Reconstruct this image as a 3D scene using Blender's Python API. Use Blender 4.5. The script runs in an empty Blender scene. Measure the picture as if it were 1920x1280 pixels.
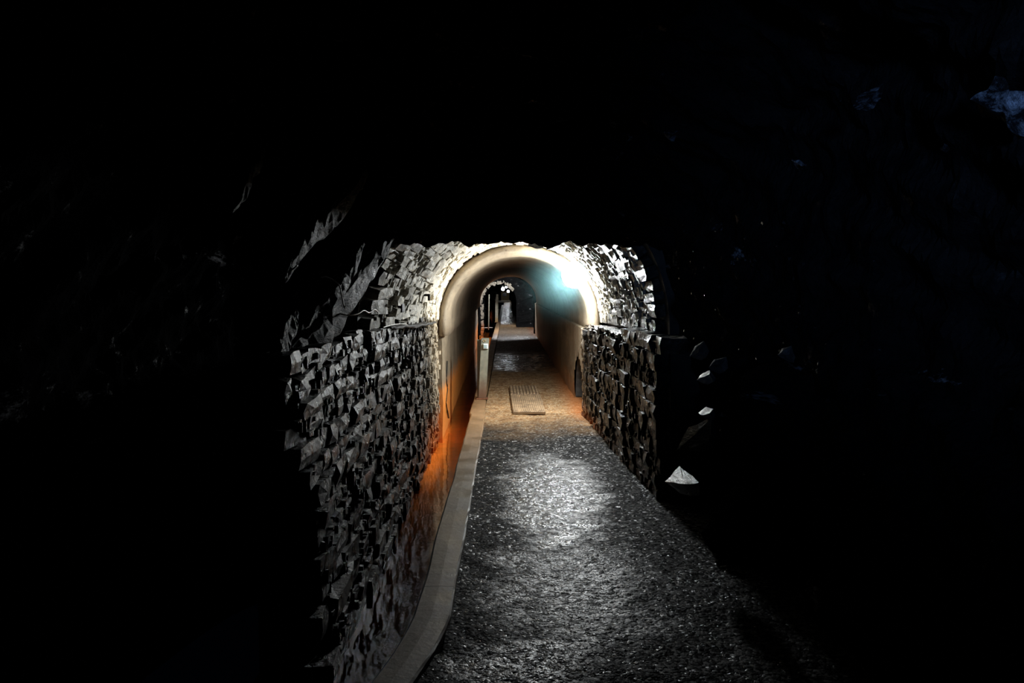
import bpy, bmesh, math, random
from mathutils import Vector, Matrix, noise

random.seed(7)
SC = bpy.context.scene
COL = SC.collection

# ------------------------------------------------------------------ camera, world, exposure
F = 1500.0
cam_d = bpy.data.cameras.new('camera')
cam = bpy.data.objects.new('camera', cam_d)
COL.objects.link(cam)
SC.camera = cam
cam_d.sensor_width = 36.0
cam_d.lens = F / 1920 * 36
cam_d.clip_start = 0.05
cam_d.clip_end = 300
cam.location = (0, 0, 1.6)
PITCH = math.atan(100 / F)
YAW = math.atan(10 / F)
cam.rotation_euler = (math.pi / 2 - PITCH, 0, -YAW)

world = bpy.data.worlds.new('world')
SC.world = world
world.use_nodes = True
world.node_tree.nodes['Background'].inputs[0].default_value = (0.25, 0.45, 1.0, 1)
world.node_tree.nodes['Background'].inputs[1].default_value = 0.0006

SC.view_settings.view_transform = 'Standard'
SC.view_settings.look = 'None'
SC.view_settings.exposure = 0.0
SC.view_settings.gamma = 1.0
SC.view_settings.use_curve_mapping = False
SC.cycles.use_denoising = True
SC.cycles.max_bounces = 6
SC.cycles.volume_bounces = 0
SC.cycles.caustics_reflective = False
SC.cycles.caustics_refractive = False

LAMP_POWER = 345.0          # emission of the near globe
FAR_POWER = 1.0             # scale of the far lamps

def light_area(name, loc, target, size, power, colr):
    d = bpy.data.lights.new(name, 'AREA')
    d.shape = 'DISK'
    d.size = size
    d.energy = power
    d.color = colr
    o = bpy.data.objects.new(name, d)
    COL.objects.link(o)
    o.location = loc
    o.rotation_euler = (Vector(target) - Vector(loc)).to_track_quat('-Z', 'Y').to_euler()
    return o

# added unseen blue light behind the camera, narrowed onto the upper right rock
blue_beam = light_area('unseen_blue_beam', (-0.9, -7.5, 1.9), (2.0, 2.6, 2.35), 1.0, 7.0, (0.25, 0.47, 1.0))
blue_beam.data.spread = math.radians(18)

# ------------------------------------------------------------------ helpers
_R = Matrix.Rotation(-YAW, 3, 'Z') @ Matrix.Rotation(math.pi / 2 - PITCH, 3, 'X')
def P(px, py, D=None, z=None, x=None):
    """the point of the place seen at a measured spot of the photograph, at depth D or height z or lateral x"""
    d = _R @ Vector(((px - 960) / F, -(py - 640) / F, -1.0))
    if D is not None: t = D / d.y
    elif z is not None: t = (z - 1.6) / d.z
    else: t = x / d.x
    return Vector((0, 0, 1.6)) + d * t

def mesh_obj(name, verts, faces, mat, parent=None, smooth=False):
    me = bpy.data.meshes.new(name)
    me.from_pydata([tuple(v) for v in verts], [], faces)
    me.update()
    if smooth:
        me.polygons.foreach_set('use_smooth', [True] * len(me.polygons))
    o = bpy.data.objects.new(name, me)
    COL.objects.link(o)
    if mat: me.materials.append(mat)
    if parent: o.parent = parent
    return o

def bm_obj(name, bm, mat, parent=None, smooth=False):
    bmesh.ops.recalc_face_normals(bm, faces=bm.faces[:])
    me = bpy.data.meshes.new(name)
    bm.to_mesh(me); bm.free()
    if smooth:
        me.polygons.foreach_set('use_smooth', [True] * len(me.polygons))
    o = bpy.data.objects.new(name, me)
    COL.objects.link(o)
    if mat: me.materials.append(mat)
    if parent: o.parent = parent
    return o

def tag(o, label=None, cat=None, group=None, kind=None):
    if label: o['label'] = label
    if cat: o['category'] = cat
    if group: o['group'] = group
    if kind: o['kind'] = kind
    return o

def empty(name, loc=(0, 0, 0), rz=0.0):
    o = bpy.data.objects.new(name, None)
    o.empty_display_size = 0.1
    COL.objects.link(o)
    o.location = loc
    o.rotation_euler = (0, 0, rz)
    return o

def local(root, o):
    """keep a child built in world coordinates where it is"""
    o.parent = root
    M = Matrix.Translation(root.location) @ root.rotation_euler.to_matrix().to_4x4()
    o.matrix_parent_inverse = M.inverted()
    return o

def box(bm, x0, x1, y0, y1, z0, z1, bevel=0.0):
    vs = [bm.verts.new((x, y, z)) for x in (x0, x1) for y in (y0, y1) for z in (z0, z1)]
    fs = [(0, 1, 3, 2), (4, 6, 7, 5), (0, 4, 5, 1), (2, 3, 7, 6), (0, 2, 6, 4), (1, 5, 7, 3)]
    ff = [bm.faces.new([vs[i] for i in f]) for f in fs]
    if bevel > 0:
        es = list({e for f in ff for e in f.edges})
        bmesh.ops.bevel(bm, geom=es, offset=bevel, segments=2, affect='EDGES', profile=0.6)
    return bm

def tube(pts, r, n=8, close=True):
    """a round tube along points"""
    pts = [Vector(p) for p in pts]
    verts, faces = [], []
    up = Vector((0, 0, 1))
    for i, p in enumerate(pts):
        a = pts[max(i - 1, 0)]; b = pts[min(i + 1, len(pts) - 1)]
        t = (b - a).normalized()
        u = t.cross(up)
        if u.length < 1e-3: u = t.cross(Vector((1, 0, 0)))
        u.normalize(); v = t.cross(u)
        rr = r[i] if isinstance(r, (list, tuple)) else r
        for k in range(n):
            q = 2 * math.pi * k / n
            verts.append(p + u * math.cos(q) * rr + v * math.sin(q) * rr)
    for i in range(len(pts) - 1):
        for k in range(n):
            faces.append((i * n + k, i * n + (k + 1) % n, (i + 1) * n + (k + 1) % n, (i + 1) * n + k))
    if close:
        faces.append(tuple(range(n))[::-1]); faces.append(tuple(range((len(pts) - 1) * n, len(pts) * n)))
    return verts, faces

def smooth_path(pts, n=6):
    pts = [Vector(p) for p in pts]
    out = []
    for i in range(len(pts) - 1):
        p0 = pts[max(i - 1, 0)]; p1 = pts[i]; p2 = pts[i + 1]; p3 = pts[min(i + 2, len(pts) - 1)]
        for k in range(n):
            t = k / n
            out.append(0.5 * ((2 * p1) + (p2 - p0) * t + (2 * p0 - 5 * p1 + 4 * p2 - p3) * t * t + (3 * p1 - p0 - 3 * p2 + p3) * t ** 3))
    out.append(pts[-1])
    return out

def lerp(a, b, t): return a + (b - a) * t
def clamp(x, a=0.0, b=1.0): return max(a, min(b, x))
def sstep(a, b, x):
    t = clamp((x - a) / (b - a)); return t * t * (3 - 2 * t)
def nz(p, s=1.0): return noise.noise(Vector(p) * s)
def fbm(p, s=1.0, o=4, h=0.9): return noise.fractal(Vector(p) * s, h, 2.0, o)

# ------------------------------------------------------------------ materials
class NT:
    def __init__(self, name):
        self.m = bpy.data.materials.new(name)
        self.m.use_nodes = True
        self.t = self.m.node_tree
        self.b = self.t.nodes['Principled BSDF']
        self.out = self.t.nodes['Material Output']
    def n(self, kind, **kw):
        nd = self.t.nodes.new(kind)
        for k, v in kw.items():
            if k.startswith('i_'):
                key = k[2:]
                key = int(key) if key.isdigit() else key.replace('_', ' ')
                nd.inputs[key].default_value = v
            else: setattr(nd, k, v)
        return nd
    def l(self, a, b): self.t.links.new(a, b)
    def pos(self):
        return self.n('ShaderNodeNewGeometry').outputs['Position']
    def noise(self, vec, scale, detail=4, rough=0.6, dist=0.0):
        nd = self.n('ShaderNodeTexNoise')
        nd.inputs['Scale'].default_value = scale; nd.inputs['Detail'].default_value = detail
        nd.inputs['Roughness'].default_value = rough; nd.inputs['Distortion'].default_value = dist
        self.l(vec, nd.inputs['Vector']); return nd.outputs['Fac']
    def ramp(self, fac, stops):
        nd = self.n('ShaderNodeValToRGB')
        cr = nd.color_ramp
        while len(cr.elements) < len(stops): cr.elements.new(0.5)
        for e, (p, c) in zip(cr.elements, stops):
            e.position = p; e.color = (c, c, c, 1) if isinstance(c, (int, float)) else (*c, 1)
        self.l(fac, nd.inputs[0]); return nd.outputs[0]
    def math(self, op, a, b=None, c=None, cl=False):
        nd = self.n('ShaderNodeMath', operation=op); nd.use_clamp = cl
        for i, v in enumerate((a, b, c)):
            if v is None: continue
            if isinstance(v, (int, float)): nd.inputs[i].default_value = v
            else: self.l(v, nd.inputs[i])
        return nd.outputs[0]
    def mix(self, fac, a, b, mode='MIX'):
        nd = self.n('ShaderNodeMix', data_type='RGBA', blend_type=mode)
        for k, v in ((0, fac), (6, a), (7, b)):
            if isinstance(v, (int, float)): nd.inputs[k].default_value = v
            elif isinstance(v, tuple): nd.inputs[k].default_value = (*v, 1)
            else: self.l(v, nd.inputs[k])
        return nd.outputs[2]
    def sep(self, vec):
        nd = self.n('ShaderNodeSeparateXYZ'); self.l(vec, nd.inputs[0]); return nd.outputs
    def maprange(self, v, a, b, c=0.0, d=1.0):
        nd = self.n('ShaderNodeMapRange', interpolation_type='SMOOTHSTEP')
        nd.inputs[1].default_value = a; nd.inputs[2].default_value = b
        nd.inputs[3].default_value = c; nd.inputs[4].default_value = d
        self.l(v, nd.inputs[0]); return nd.outputs[0]
    def chips(self, vec, scale, rnd=1.0, tilt=1.0):
        """height field of flat tilted facets, one per cell; returns (height, cell colour)"""
        v = self.n('ShaderNodeTexVoronoi', feature='F1')
        v.inputs['Scale'].default_value = scale; v.inputs['Randomness'].default_value = rnd
        self.l(vec, v.inputs['Vector'])
        sc = self.n('ShaderNodeVectorMath', operation='SCALE'); sc.inputs['Scale'].default_value = 1.0
        self.l(vec, sc.inputs[0])
        d = self.n('ShaderNodeVectorMath', operation='SUBTRACT')
        self.l(sc.outputs[0], d.inputs[0]); self.l(v.outputs['Position'], d.inputs[1])
        c = self.n('ShaderNodeVectorMath', operation='SUBTRACT'); self.l(v.outputs['Color'], c.inputs[0])
        c.inputs[1].default_value = (0.5, 0.5, 0.5)
        dt = self.n('ShaderNodeVectorMath', operation='DOT_PRODUCT')
        self.l(d.outputs[0], dt.inputs[0]); self.l(c.outputs[0], dt.inputs[1])
        h = self.math('MULTIPLY', dt.outputs['Value'], tilt * scale)
        h = self.math('SUBTRACT', h, self.math('MULTIPLY', v.outputs['Distance'], 0.55))
        return h, v.outputs['Color']
    def bump(self, h, strength, dist, prev=None):
        nd = self.n('ShaderNodeBump'); nd.inputs['Strength'].default_value = strength
        nd.inputs['Distance'].default_value = dist
        self.l(h, nd.inputs['Height'])
        if prev: self.l(prev, nd.inputs['Normal'])
        return nd.outputs[0]
    def fin(self, color=None, rough=None, normal=None, metal=None, spec=None, emit=None, es=None):
        def s(key, v):
            if v is None: return
            if isinstance(v, (int, float)): self.b.inputs[key].default_value = v
            elif isinstance(v, tuple): self.b.inputs[key].default_value = (*v, 1)
            else: self.l(v, self.b.inputs[key])
        s('Base Color', color); s('Roughness', rough); s('Normal', normal); s('Metallic', metal)
        s('Specular IOR Level', spec); s('Emission Color', emit); s('Emission Strength', es)
        return self.m

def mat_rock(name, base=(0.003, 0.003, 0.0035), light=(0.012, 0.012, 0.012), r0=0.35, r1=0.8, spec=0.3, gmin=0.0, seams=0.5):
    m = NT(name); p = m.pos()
    mp = m.n('ShaderNodeMapping'); m.l(p, mp.inputs[0])
    mp.inputs['Rotation'].default_value = (math.radians(-25), math.radians(12), 0)
    mp.inputs['Scale'].default_value = (1.0, 0.35, 1.6)
    n1 = m.noise(mp.outputs[0], 3.0, 8, 0.65, 0.3)
    n2 = m.noise(p, 26, 5, 0.7)
    col = m.mix(m.ramp(n1, [(0.38, 0.0), (0.68, 1.0)]), base, light)
    col = m.mix(0.5, col, m.mix(m.ramp(n2, [(0.3, 0), (0.75, 1)]), base, light))
    ch, _ = m.chips(mp.outputs[0], 9, 1.0, 0.7)
    nb = m.bump(n1, 0.9, 0.06)
    nb = m.bump(ch, 0.4, 0.012, nb)
    nb = m.bump(n2, 0.6, 0.010, nb)
    ro = m.ramp(m.noise(p, 2.2, 4, 0.6), [(0.4, r0), (0.62, r1)])
    # pale mineral seams
    seam = m.ramp(m.noise(mp.outputs[0], 1.9, 6, 0.7, 0.8), [(0.635, 0.0), (0.68, 1.0)])
    col = m.mix(m.math('MULTIPLY', seam, seams), col, (0.40, 0.40, 0.42))
    gl = m.ramp(m.noise(p, 5.5, 6, 0.75), [(0.60, 0.0), (0.70, 1.0)])
    m.fin(col, m.math('SUBTRACT', ro, m.math('MULTIPLY', gl, 0.15)), nb, spec=spec)
    df = m.n('ShaderNodeBsdfDiffuse'); m.l(col, df.inputs[0]); m.l(nb, df.inputs['Normal'])
    mx = m.n('ShaderNodeMixShader')
    m.l(m.math('MULTIPLY_ADD', gl, 1.0 - gmin, gmin), mx.inputs[0]); m.l(df.outputs[0], mx.inputs[1]); m.l(m.b.outputs[0], mx.inputs[2])
    m.l(mx.outputs[0], m.out.inputs[0])
    return m.m

def mat_stone(name, dark, mid, lime=None, lime_y=(8.4, 10.4), wet=(0.25, 0.55), rust=False, rust_z=(0.15, 0.5), painted_falloff=0.0):
    """masonry stone: slate facets, per-stone tone, limewash towards the lined tunnel, iron stain low down"""
    m = NT(name); p = m.pos(); s = m.sep(p)
    oi = m.n('ShaderNodeObjectInfo')
    off = m.n('ShaderNodeVectorMath', operation='MULTIPLY_ADD')
    m.l(oi.outputs['Random'], off.inputs[1]); off.inputs[0].default_value = (7.1, 3.3, 9.7); m.l(p, off.inputs[2])
    v = off.outputs[0]
    n1 = m.noise(v, 9, 6, 0.7, 0.4); n2 = m.noise(v, 55, 4, 0.7)
    col = m.mix(m.ramp(n1, [(0.33, 0), (0.7, 1)]), dark, mid)
    pit = m.noise(v, 30, 4, 0.75, 0.5)
    col = m.mix(m.ramp(pit, [(0.36, 0.9), (0.43, 0.0)]), col, tuple(c * 0.5 for c in dark))
    tone = m.math('MULTIPLY_ADD', oi.outputs['Random'], 0.9, 0.55)
    tn = m.n('ShaderNodeVectorMath', operation='SCALE'); m.l(col, tn.inputs[0]); m.l(tone, tn.inputs['Scale'])
    col = tn.outputs[0]
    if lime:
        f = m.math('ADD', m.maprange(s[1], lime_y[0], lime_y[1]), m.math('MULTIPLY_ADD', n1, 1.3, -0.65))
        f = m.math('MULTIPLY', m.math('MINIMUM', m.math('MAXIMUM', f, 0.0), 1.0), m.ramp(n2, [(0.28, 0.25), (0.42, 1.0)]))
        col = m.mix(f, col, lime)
    if rust:
        zn = m.math('ADD', s[2], m.math('MULTIPLY_ADD', m.noise(p, 4, 4), 0.5, -0.25))
        f = m.maprange(zn, rust_z[0], rust_z[1], 1.0, 0.0)
        f = m.math('MULTIPLY', f, m.maprange(s[1], 7.6, 9.6, 0.12, 0.95))
        col = m.mix(f, col, (0.52, 0.13, 0.02))
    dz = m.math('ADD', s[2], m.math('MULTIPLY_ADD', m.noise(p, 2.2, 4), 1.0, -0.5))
    dk = m.math('MULTIPLY', m.maprange(dz, 0.2, 1.05, painted_falloff, 0.0), m.maprange(s[1], 7.2, 9.0, 1.0, 0.15))  # light falloff put into the colour: darker low down and near the camera
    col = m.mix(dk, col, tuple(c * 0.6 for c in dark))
    ch, _ = m.chips(v, 24, 1.0, 0.8)
    nb = m.bump(n1, 0.8, 0.03)
    nb = m.bump(ch, 0.6, 0.008, nb)
    nb = m.bump(pit, 0.8, 0.012, nb)
    nb = m.bump(n2, 0.6, 0.004, nb)
    ro = m.ramp(m.noise(v, 6, 3), [(0.38, wet[0]), (0.6, wet[1])])
    return m.fin(col, ro, nb)

def mat_plaster(name, colr=(0.33, 0.26, 0.175), rust_top=0.72):
    m = NT(name); p = m.pos(); s = m.sep(p)
    n1 = m.noise(p, 2.6, 6, 0.65); n2 = m.noise(p, 22, 5, 0.7); n3 = m.noise(p, 90, 2, 0.5)
    col = m.mix(m.ramp(n1, [(0.35, 0), (0.68, 1)]), tuple(c * 0.55 for c in colr), colr)
    col = m.mix(m.ramp(n2, [(0.3, 0.75), (0.42, 0.0)]), col, (0.05, 0.035, 0.022))
    # iron stain climbing from the channel on the left side
    zn = m.math('ADD', s[2], m.math('MULTIPLY_ADD', n1, 0.7, -0.35))
    f = m.maprange(zn, 0.12, 0.42, 1.0, 0.0)
    f = m.math('MULTIPLY', f, m.maprange(s[0], -0.3, 0.2, 1.0, 0.25))
    col = m.mix(f, col, (0.95, 0.33, 0.06))
    nb = m.bump(n1, 0.5, 0.03); nb = m.bump(n2, 0.5, 0.01, nb); nb = m.bump(n3, 0.3, 0.003, nb)
    return m.fin(col, m.ramp(n2, [(0.35, 0.45), (0.6, 0.8)]), nb)

def mat_path():
    """wet aggregate path: glossy chips, brown silt where the path dips"""
    m = NT('wet_gravel'); p = m.pos(); s = m.sep(p)
    big = m.noise(p, 1.7, 5, 0.6); med = m.noise(p, 7, 4, 0.65)
    ch, cc = m.chips(p, 52, 1.0, 1.3)
    ch2, _ = m.chips(p, 130, 1.0, 1.0)
    cs = m.sep(cc)
    edge = m.noise(p, 1.1, 3)
    y = m.math('ADD', s[1], m.math('MULTIPLY_ADD', edge, 3.0, -1.5))
    brown = m.math('MULTIPLY', m.maprange(y, 8.2, 10.8), m.math('ADD', m.maprange(y, 14.0, 17.5, 1.0, 0.15), m.maprange(s[1], 30.5, 36, 0.0, 0.8)))
    grey = m.mix(m.math('POWER', cs[0], 2.0), (0.003, 0.003, 0.003), (0.10, 0.097, 0.092))
    soil = m.mix(m.ramp(med, [(0.35, 0), (0.68, 1)]), (0.20, 0.10, 0.04), (0.52, 0.32, 0.16))
    soil = m.mix(m.ramp(cs[1], [(0.72, 0), (0.9, 0.7)]), soil, (0.66, 0.54, 0.36))
    side = m.math('MULTIPLY', m.maprange(s[0], 0.7, 1.0), m.maprange(s[1], 9.0, 10.5))
    soil = m.mix(m.math('MULTIPLY', side, 0.7), soil, (0.45, 0.13, 0.03))
    col = m.mix(brown, grey, soil)
    far = m.maprange(y, 14.0, 16.0, 0.0, 1.0)
    pud = m.math('ADD', m.math('MULTIPLY', m.maprange(y, 14.5, 16.0), m.maprange(y, 19.0, 21.0, 1.0, 0.0)), m.maprange(s[1], 33, 36))
    pud = m.math('MULTIPLY', pud, m.ramp(med, [(0.38, 0.25), (0.52, 1.0)]))
    # the film of water gathers in shallow hollows; elsewhere only a part of the chips are wet
    def hollow(cx, cy, rx, ry):
        dx = m.math('DIVIDE', m.math('SUBTRACT', s[0], cx), rx); dy = m.math('DIVIDE', m.math('SUBTRACT', s[1], cy), ry)
        q = m.math('ADD', m.math('MULTIPLY', dx, dx), m.math('MULTIPLY', dy, dy))
        q = m.math('ADD', q, m.math('MULTIPLY_ADD', m.noise(p, 3.5, 5, 0.7), 4.6, -2.3))
        return m.maprange(q, 0.0, 1.7, 1.0, 0.0)
    hol = m.math('MAXIMUM', hollow(0.37, 6.25, 0.36, 1.3), m.math('MULTIPLY', hollow(0.35, 4.3, 0.42, 0.8), 0.42))
    hol = m.math('MAXIMUM', hol, m.math('MULTIPLY', hollow(0.1, 3.35, 0.3, 0.25), 0.5))
    patchy = m.ramp(m.noise(p, 16, 4, 0.75), [(0.40, 0.15), (0.52, 1.0)])
    hol = m.math('MULTIPLY', hol, patchy)
    film = m.math('MAXIMUM', m.math('MAXIMUM', hol, m.ramp(cs[1], [(0.80, 0.0), (0.86, 0.6)])), pud)
    film = m.math('MULTIPLY', film, m.math('SUBTRACT', 1.0, m.math('MULTIPLY', brown, m.math('SUBTRACT', 1.0, pud)), cl=True))
    rough = m.math('MULTIPLY_ADD', film, -0.42, 0.56)
    rough = m.math('SUBTRACT', rough, m.math('MULTIPLY', pud, 0.05))
    spec = m.math('MULTIPLY_ADD', film, 0.8, 0.015)
    # puddled water on the far stretch: only a fine ripple there
    k = m.math('SUBTRACT', m.math('SUBTRACT', 1.0, m.math('MULTIPLY', far, 0.82)), m.math('MULTIPLY', hol, 0.42), cl=True)
    h = m.math('MULTIPLY', m.math('ADD', ch, m.math('MULTIPLY', ch2, 0.4)), k)
    nb = m.bump(big, 0.6, 0.05)
    nb = m.bump(med, 0.5, 0.02, nb)
    rp = m.n('ShaderNodeMapping'); m.l(p, rp.inputs[0]); rp.inputs['Scale'].default_value = (3.0, 2.2, 1)
    nb = m.bump(m.math('MULTIPLY', m.noise(rp.outputs[0], 2.4, 4, 0.65), far), 1.0, 0.045, nb)
    nb = m.bump(h, 1.0, 0.0070, nb)
    return m.fin(col, rough, nb, spec=spec)

def mat_concrete():
    m = NT('kerb_concrete'); p = m.pos(); s = m.sep(p)
    n1 = m.noise(p, 3.2, 6, 0.6); n2 = m.noise(p, 30, 5, 0.65)
    col = m.mix(m.ramp(n1, [(0.36, 0), (0.64, 1)]), (0.10, 0.08, 0.057), (0.21, 0.175, 0.13))
    f = m.math('ADD', m.maprange(s[1], 5.2, 9.2), m.math('MULTIPLY_ADD', n1, 1.0, -0.55), cl=True)
    col = m.mix(m.math('MULTIPLY', f, 0.8), col, (0.34, 0.19, 0.085))
    col = m.mix(m.ramp(n2, [(0.28, 0.8), (0.37, 0.0)]), col, (0.05, 0.04, 0.03))
    nb = m.bump(n1, 0.35, 0.02); nb = m.bump(n2, 0.5, 0.004, nb)
    return m.fin(col, m.ramp(n1, [(0.4, 0.3), (0.6, 0.55)]), nb)

def mat_plain(name, c, rough=0.5, metal=0.0, var=0.35, scale=25, bump=0.002, stain=None, stain_z=(0.0, 0.3)):
    m = NT(name); p = m.pos()
    n1 = m.noise(p, scale, 5, 0.65)
    col = m.mix(m.ramp(n1, [(0.3, 0), (0.7, 1)]), tuple(x * (1 - var) for x in c), c)
    if stain:
        z = m.sep(p)[2]
        col = m.mix(m.math('MULTIPLY', m.maprange(m.math('ADD', z, m.math('MULTIPLY_ADD', n1, 0.2, -0.1)), stain_z[0], stain_z[1], 1.0, 0.0), 0.85), col, stain)
    nb = m.bump(n1, 0.5, bump)
    return m.fin(col, rough, nb, metal)

def mat_emit(name, c, s):
    m = NT(name)
    n = m.noise(m.pos(), 3)
    return m.fin(c, 0.4, None, emit=m.mix(m.math('MULTIPLY', n, 0.05), c, (1, 1, 1)), es=s)

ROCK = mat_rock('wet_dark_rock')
ROCK_SLAB = mat_rock('lit_slate_slab', (0.03, 0.029, 0.028), (0.19, 0.18, 0.17), 0.35, 0.6, 0.4, 0.3, 0.0)  # cave-wall rock in a paler tone, lamplight put into its colour
ROCK_PALE = mat_rock('pale_rock', (0.2, 0.195, 0.19), (0.32, 0.31, 0.29), 0.27, 0.45, 0.6, 1.0, 0.0)  # paler, glossier copy so the small rocks flash in the lamplight
def mat_blue_gleam():
    m = NT('painted_blue_gleam'); p = m.pos()
    a = m.noise(p, 7, 7, 0.75, 1.2); b = m.noise(p, 30, 5, 0.7, 0.5)
    f = m.math('MULTIPLY', m.ramp(a, [(0.46, 0.0), (0.60, 1.0)]), m.ramp(b, [(0.35, 0.25), (0.6, 1.0)]))
    col = m.mix(f, (0.006, 0.006, 0.007), (0.30, 0.33, 0.38))  # bluish gleam on the wet rock, painted as pale patches
    nb = m.bump(a, 1.0, 0.05); nb = m.bump(b, 0.8, 0.01, nb)
    return m.fin(col, 0.55, nb, spec=0.15)
BLUE_GLEAM = mat_blue_gleam()
WALL_L = mat_stone('left_wall_stone', (0.010, 0.0098, 0.009), (0.10, 0.098, 0.09), (0.60, 0.50, 0.36), (8.6, 10.5), (0.15, 0.5), rust=True, rust_z=(-0.25, 0.22), painted_falloff=0.92)
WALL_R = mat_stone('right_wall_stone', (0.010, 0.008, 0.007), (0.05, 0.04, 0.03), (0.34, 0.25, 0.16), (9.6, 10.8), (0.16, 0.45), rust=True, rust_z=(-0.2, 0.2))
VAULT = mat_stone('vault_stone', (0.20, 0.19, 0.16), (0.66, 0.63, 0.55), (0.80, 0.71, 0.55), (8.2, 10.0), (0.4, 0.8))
VAULT_D = mat_stone('vault_stone_shaded', (0.010, 0.009, 0.008), (0.12, 0.112, 0.10), (0.4, 0.36, 0.3), (9.4, 10.8), (0.3, 0.6))  # darker copy of the vault stone, shade of the right side painted in
WETCHIP = mat_plain('wet_black_chip', (0.015, 0.015, 0.015), 0.22, 0, 0.4, 30, 0.004)
MORTAR = mat_plain('dark_mortar', (0.05, 0.045, 0.038), 0.75, 0, 0.6, 12, 0.02)
PLASTER = mat_plaster('tan_render')
PATH = mat_path()
CONC = mat_concrete()
RED = mat_plain('iron_stained_rock', (0.55, 0.10, 0.035), 0.5, 0, 0.7, 6, 0.03)
BED = mat_plain('orange_sludge', (1.0, 0.32, 0.045), 0.5, 0, 0.45, 3, 0.02)
POSTM = mat_plain('grey_green_painted_wood', (0.24, 0.24, 0.185), 0.55, 0, 0.4, 14, 0.002, (0.13, 0.055, 0.025), (0.05, 0.42))
POSTD = mat_plain('weathered_board', (0.12, 0.12, 0.10), 0.6, 0, 0.4, 14, 0.002)
POSTM2 = mat_plain('pale_post_paint', (0.6, 0.55, 0.42), 0.55, 0, 0.3, 14, 0.002, (0.55, 0.3, 0.06), (0.05, 0.45))
FLANGE = mat_plain('rusty_flange', (0.30, 0.12, 0.06), 0.6, 0.2, 0.5, 30)
SWITCH = mat_plain('white_switch_plastic', (0.8, 0.85, 0.84), 0.3, 0, 0.08, 20, 0.0005)
SWITCH_G = mat_plain('grey_switch_rocker', (0.33, 0.42, 0.42), 0.3, 0, 0.1, 20, 0.0005)
BRASS = mat_plain('dull_brass', (0.4, 0.28, 0.1), 0.35, 0.9, 0.4, 30)
MATM = mat_plain('muddy_rubber', (0.50, 0.34, 0.20), 0.6, 0, 0.65, 9, 0.004)
MATD = mat_plain('dark_base_sheet', (0.26, 0.17, 0.10), 0.6, 0, 0.45, 18, 0.003)  # darker than the ribs, so the grooves stand out
BLACK = mat_plain('black_iron', (0.02, 0.018, 0.016), 0.6, 0.3, 0.5, 20, 0.002)
CABLE = mat_plain('black_cable', (0.03, 0.028, 0.025), 0.5, 0, 0.3, 40, 0.0005)
WIREM = mat_plain('bare_pale_wire', (0.8, 0.78, 0.74), 0.35, 0.3, 0.2, 40, 0.0005)
PALE = mat_plain('pale_painted_metal', (0.65, 0.62, 0.55), 0.5, 0.1, 0.3, 15, 0.001)
DOORM = mat_plain('ochre_door_paint', (0.62, 0.46, 0.20), 0.55, 0, 0.3, 6, 0.002)
GLASSD = mat_plain('dark_window_glass', (0.03, 0.045, 0.045), 0.15, 0, 0.3, 6, 0.0005)

def mat_water():
    m = NT('murky_channel_water'); p = m.pos()
    n = m.noise(p, 5, 3, 0.5)
    nb = m.bump(n, 0.25, 0.01)
    gl = m.n('ShaderNodeBsdfGlossy'); gl.inputs['Roughness'].default_value = 0.05
    gl.inputs['Color'].default_value = (0.9, 0.9, 0.9, 1)
    m.l(nb, gl.inputs['Normal'])
    tr = m.n('ShaderNodeBsdfTransparent'); tr.inputs['Color'].default_value = (0.95, 0.80, 0.62, 1)
    fr = m.n('ShaderNodeFresnel'); fr.inputs['IOR'].default_value = 1.33
    m.l(nb, fr.inputs['Normal'])
    mx = m.n('ShaderNodeMixShader')
    m.l(fr.outputs[0], mx.inputs[0]); m.l(tr.outputs[0], mx.inputs[1]); m.l(gl.outputs[0], mx.inputs[2])
    m.l(mx.outputs[0], m.out.inputs[0])
    return m.m
WATER = mat_water()

def mat_haze():
    m = NT('teal_haze')
    m.t.nodes.remove(m.b)
    v = m.n('ShaderNodeVolumePrincipled')
    v.inputs['Color'].default_value = (0.42, 0.84, 0.83, 1)
    v.inputs['Anisotropy'].default_value = 0.2
    tc = m.n('ShaderNodeTexCoord')
    ln = m.n('ShaderNodeVectorMath', operation='LENGTH'); m.l(tc.outputs['Object'], ln.inputs[0])
    d = m.math('MULTIPLY', m.math('POWER', m.maprange(ln.outputs['Value'], 0.0, 1.0, 1.0, 0.0), 2.6), 0.24)  # density thins out from the centre of the puff
    m.l(d, v.inputs['Density'])
    m.l(v.outputs[0], m.out.inputs['Volume'])
    return m.m
HAZE = mat_haze()

def mat_milk():
    m = NT('milky_glass')
    tr = m.n('ShaderNodeBsdfTranslucent'); tr.inputs[0].default_value = (0.35, 0.37, 0.37, 1)
    df = m.n('ShaderNodeBsdfDiffuse'); df.inputs[0].default_value = (0.6, 0.62, 0.62, 1)
    mx = m.n('ShaderNodeMixShader'); mx.inputs[0].default_value = 0.5
    m.l(df.outputs[0], mx.inputs[1]); m.l(tr.outputs[0], mx.inputs[2]); m.l(mx.outputs[0], m.out.inputs[0])
    return m.m
MILK = mat_milk()

# ------------------------------------------------------------------ geometry of the gallery (metres; y runs down the tunnel)
WATER_Z = -0.33
def lw_x(D, z):            # face of the left dry-stone wall
    return -0.90 - 0.19 * clamp((10.2 - D) / 3.2, 0, 1.25) * clamp((z + 0.35) / 1.6, 0, 1)
def lw_top(D): return 1.20 + 0.05 * clamp((10.2 - D) / 3.2, 0, 1) - 0.04 * clamp((7 - D) / 3, 0, 1)
def rw_x(D, z):            # face of the right dry-stone wall
    return 0.99 + 0.20 * clamp((10.2 - D) / 4.2, 0, 1.2)
def rw_top(D): return 1.10 + 0.07 * clamp((10.2 - D) / 4, 0, 1)

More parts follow.
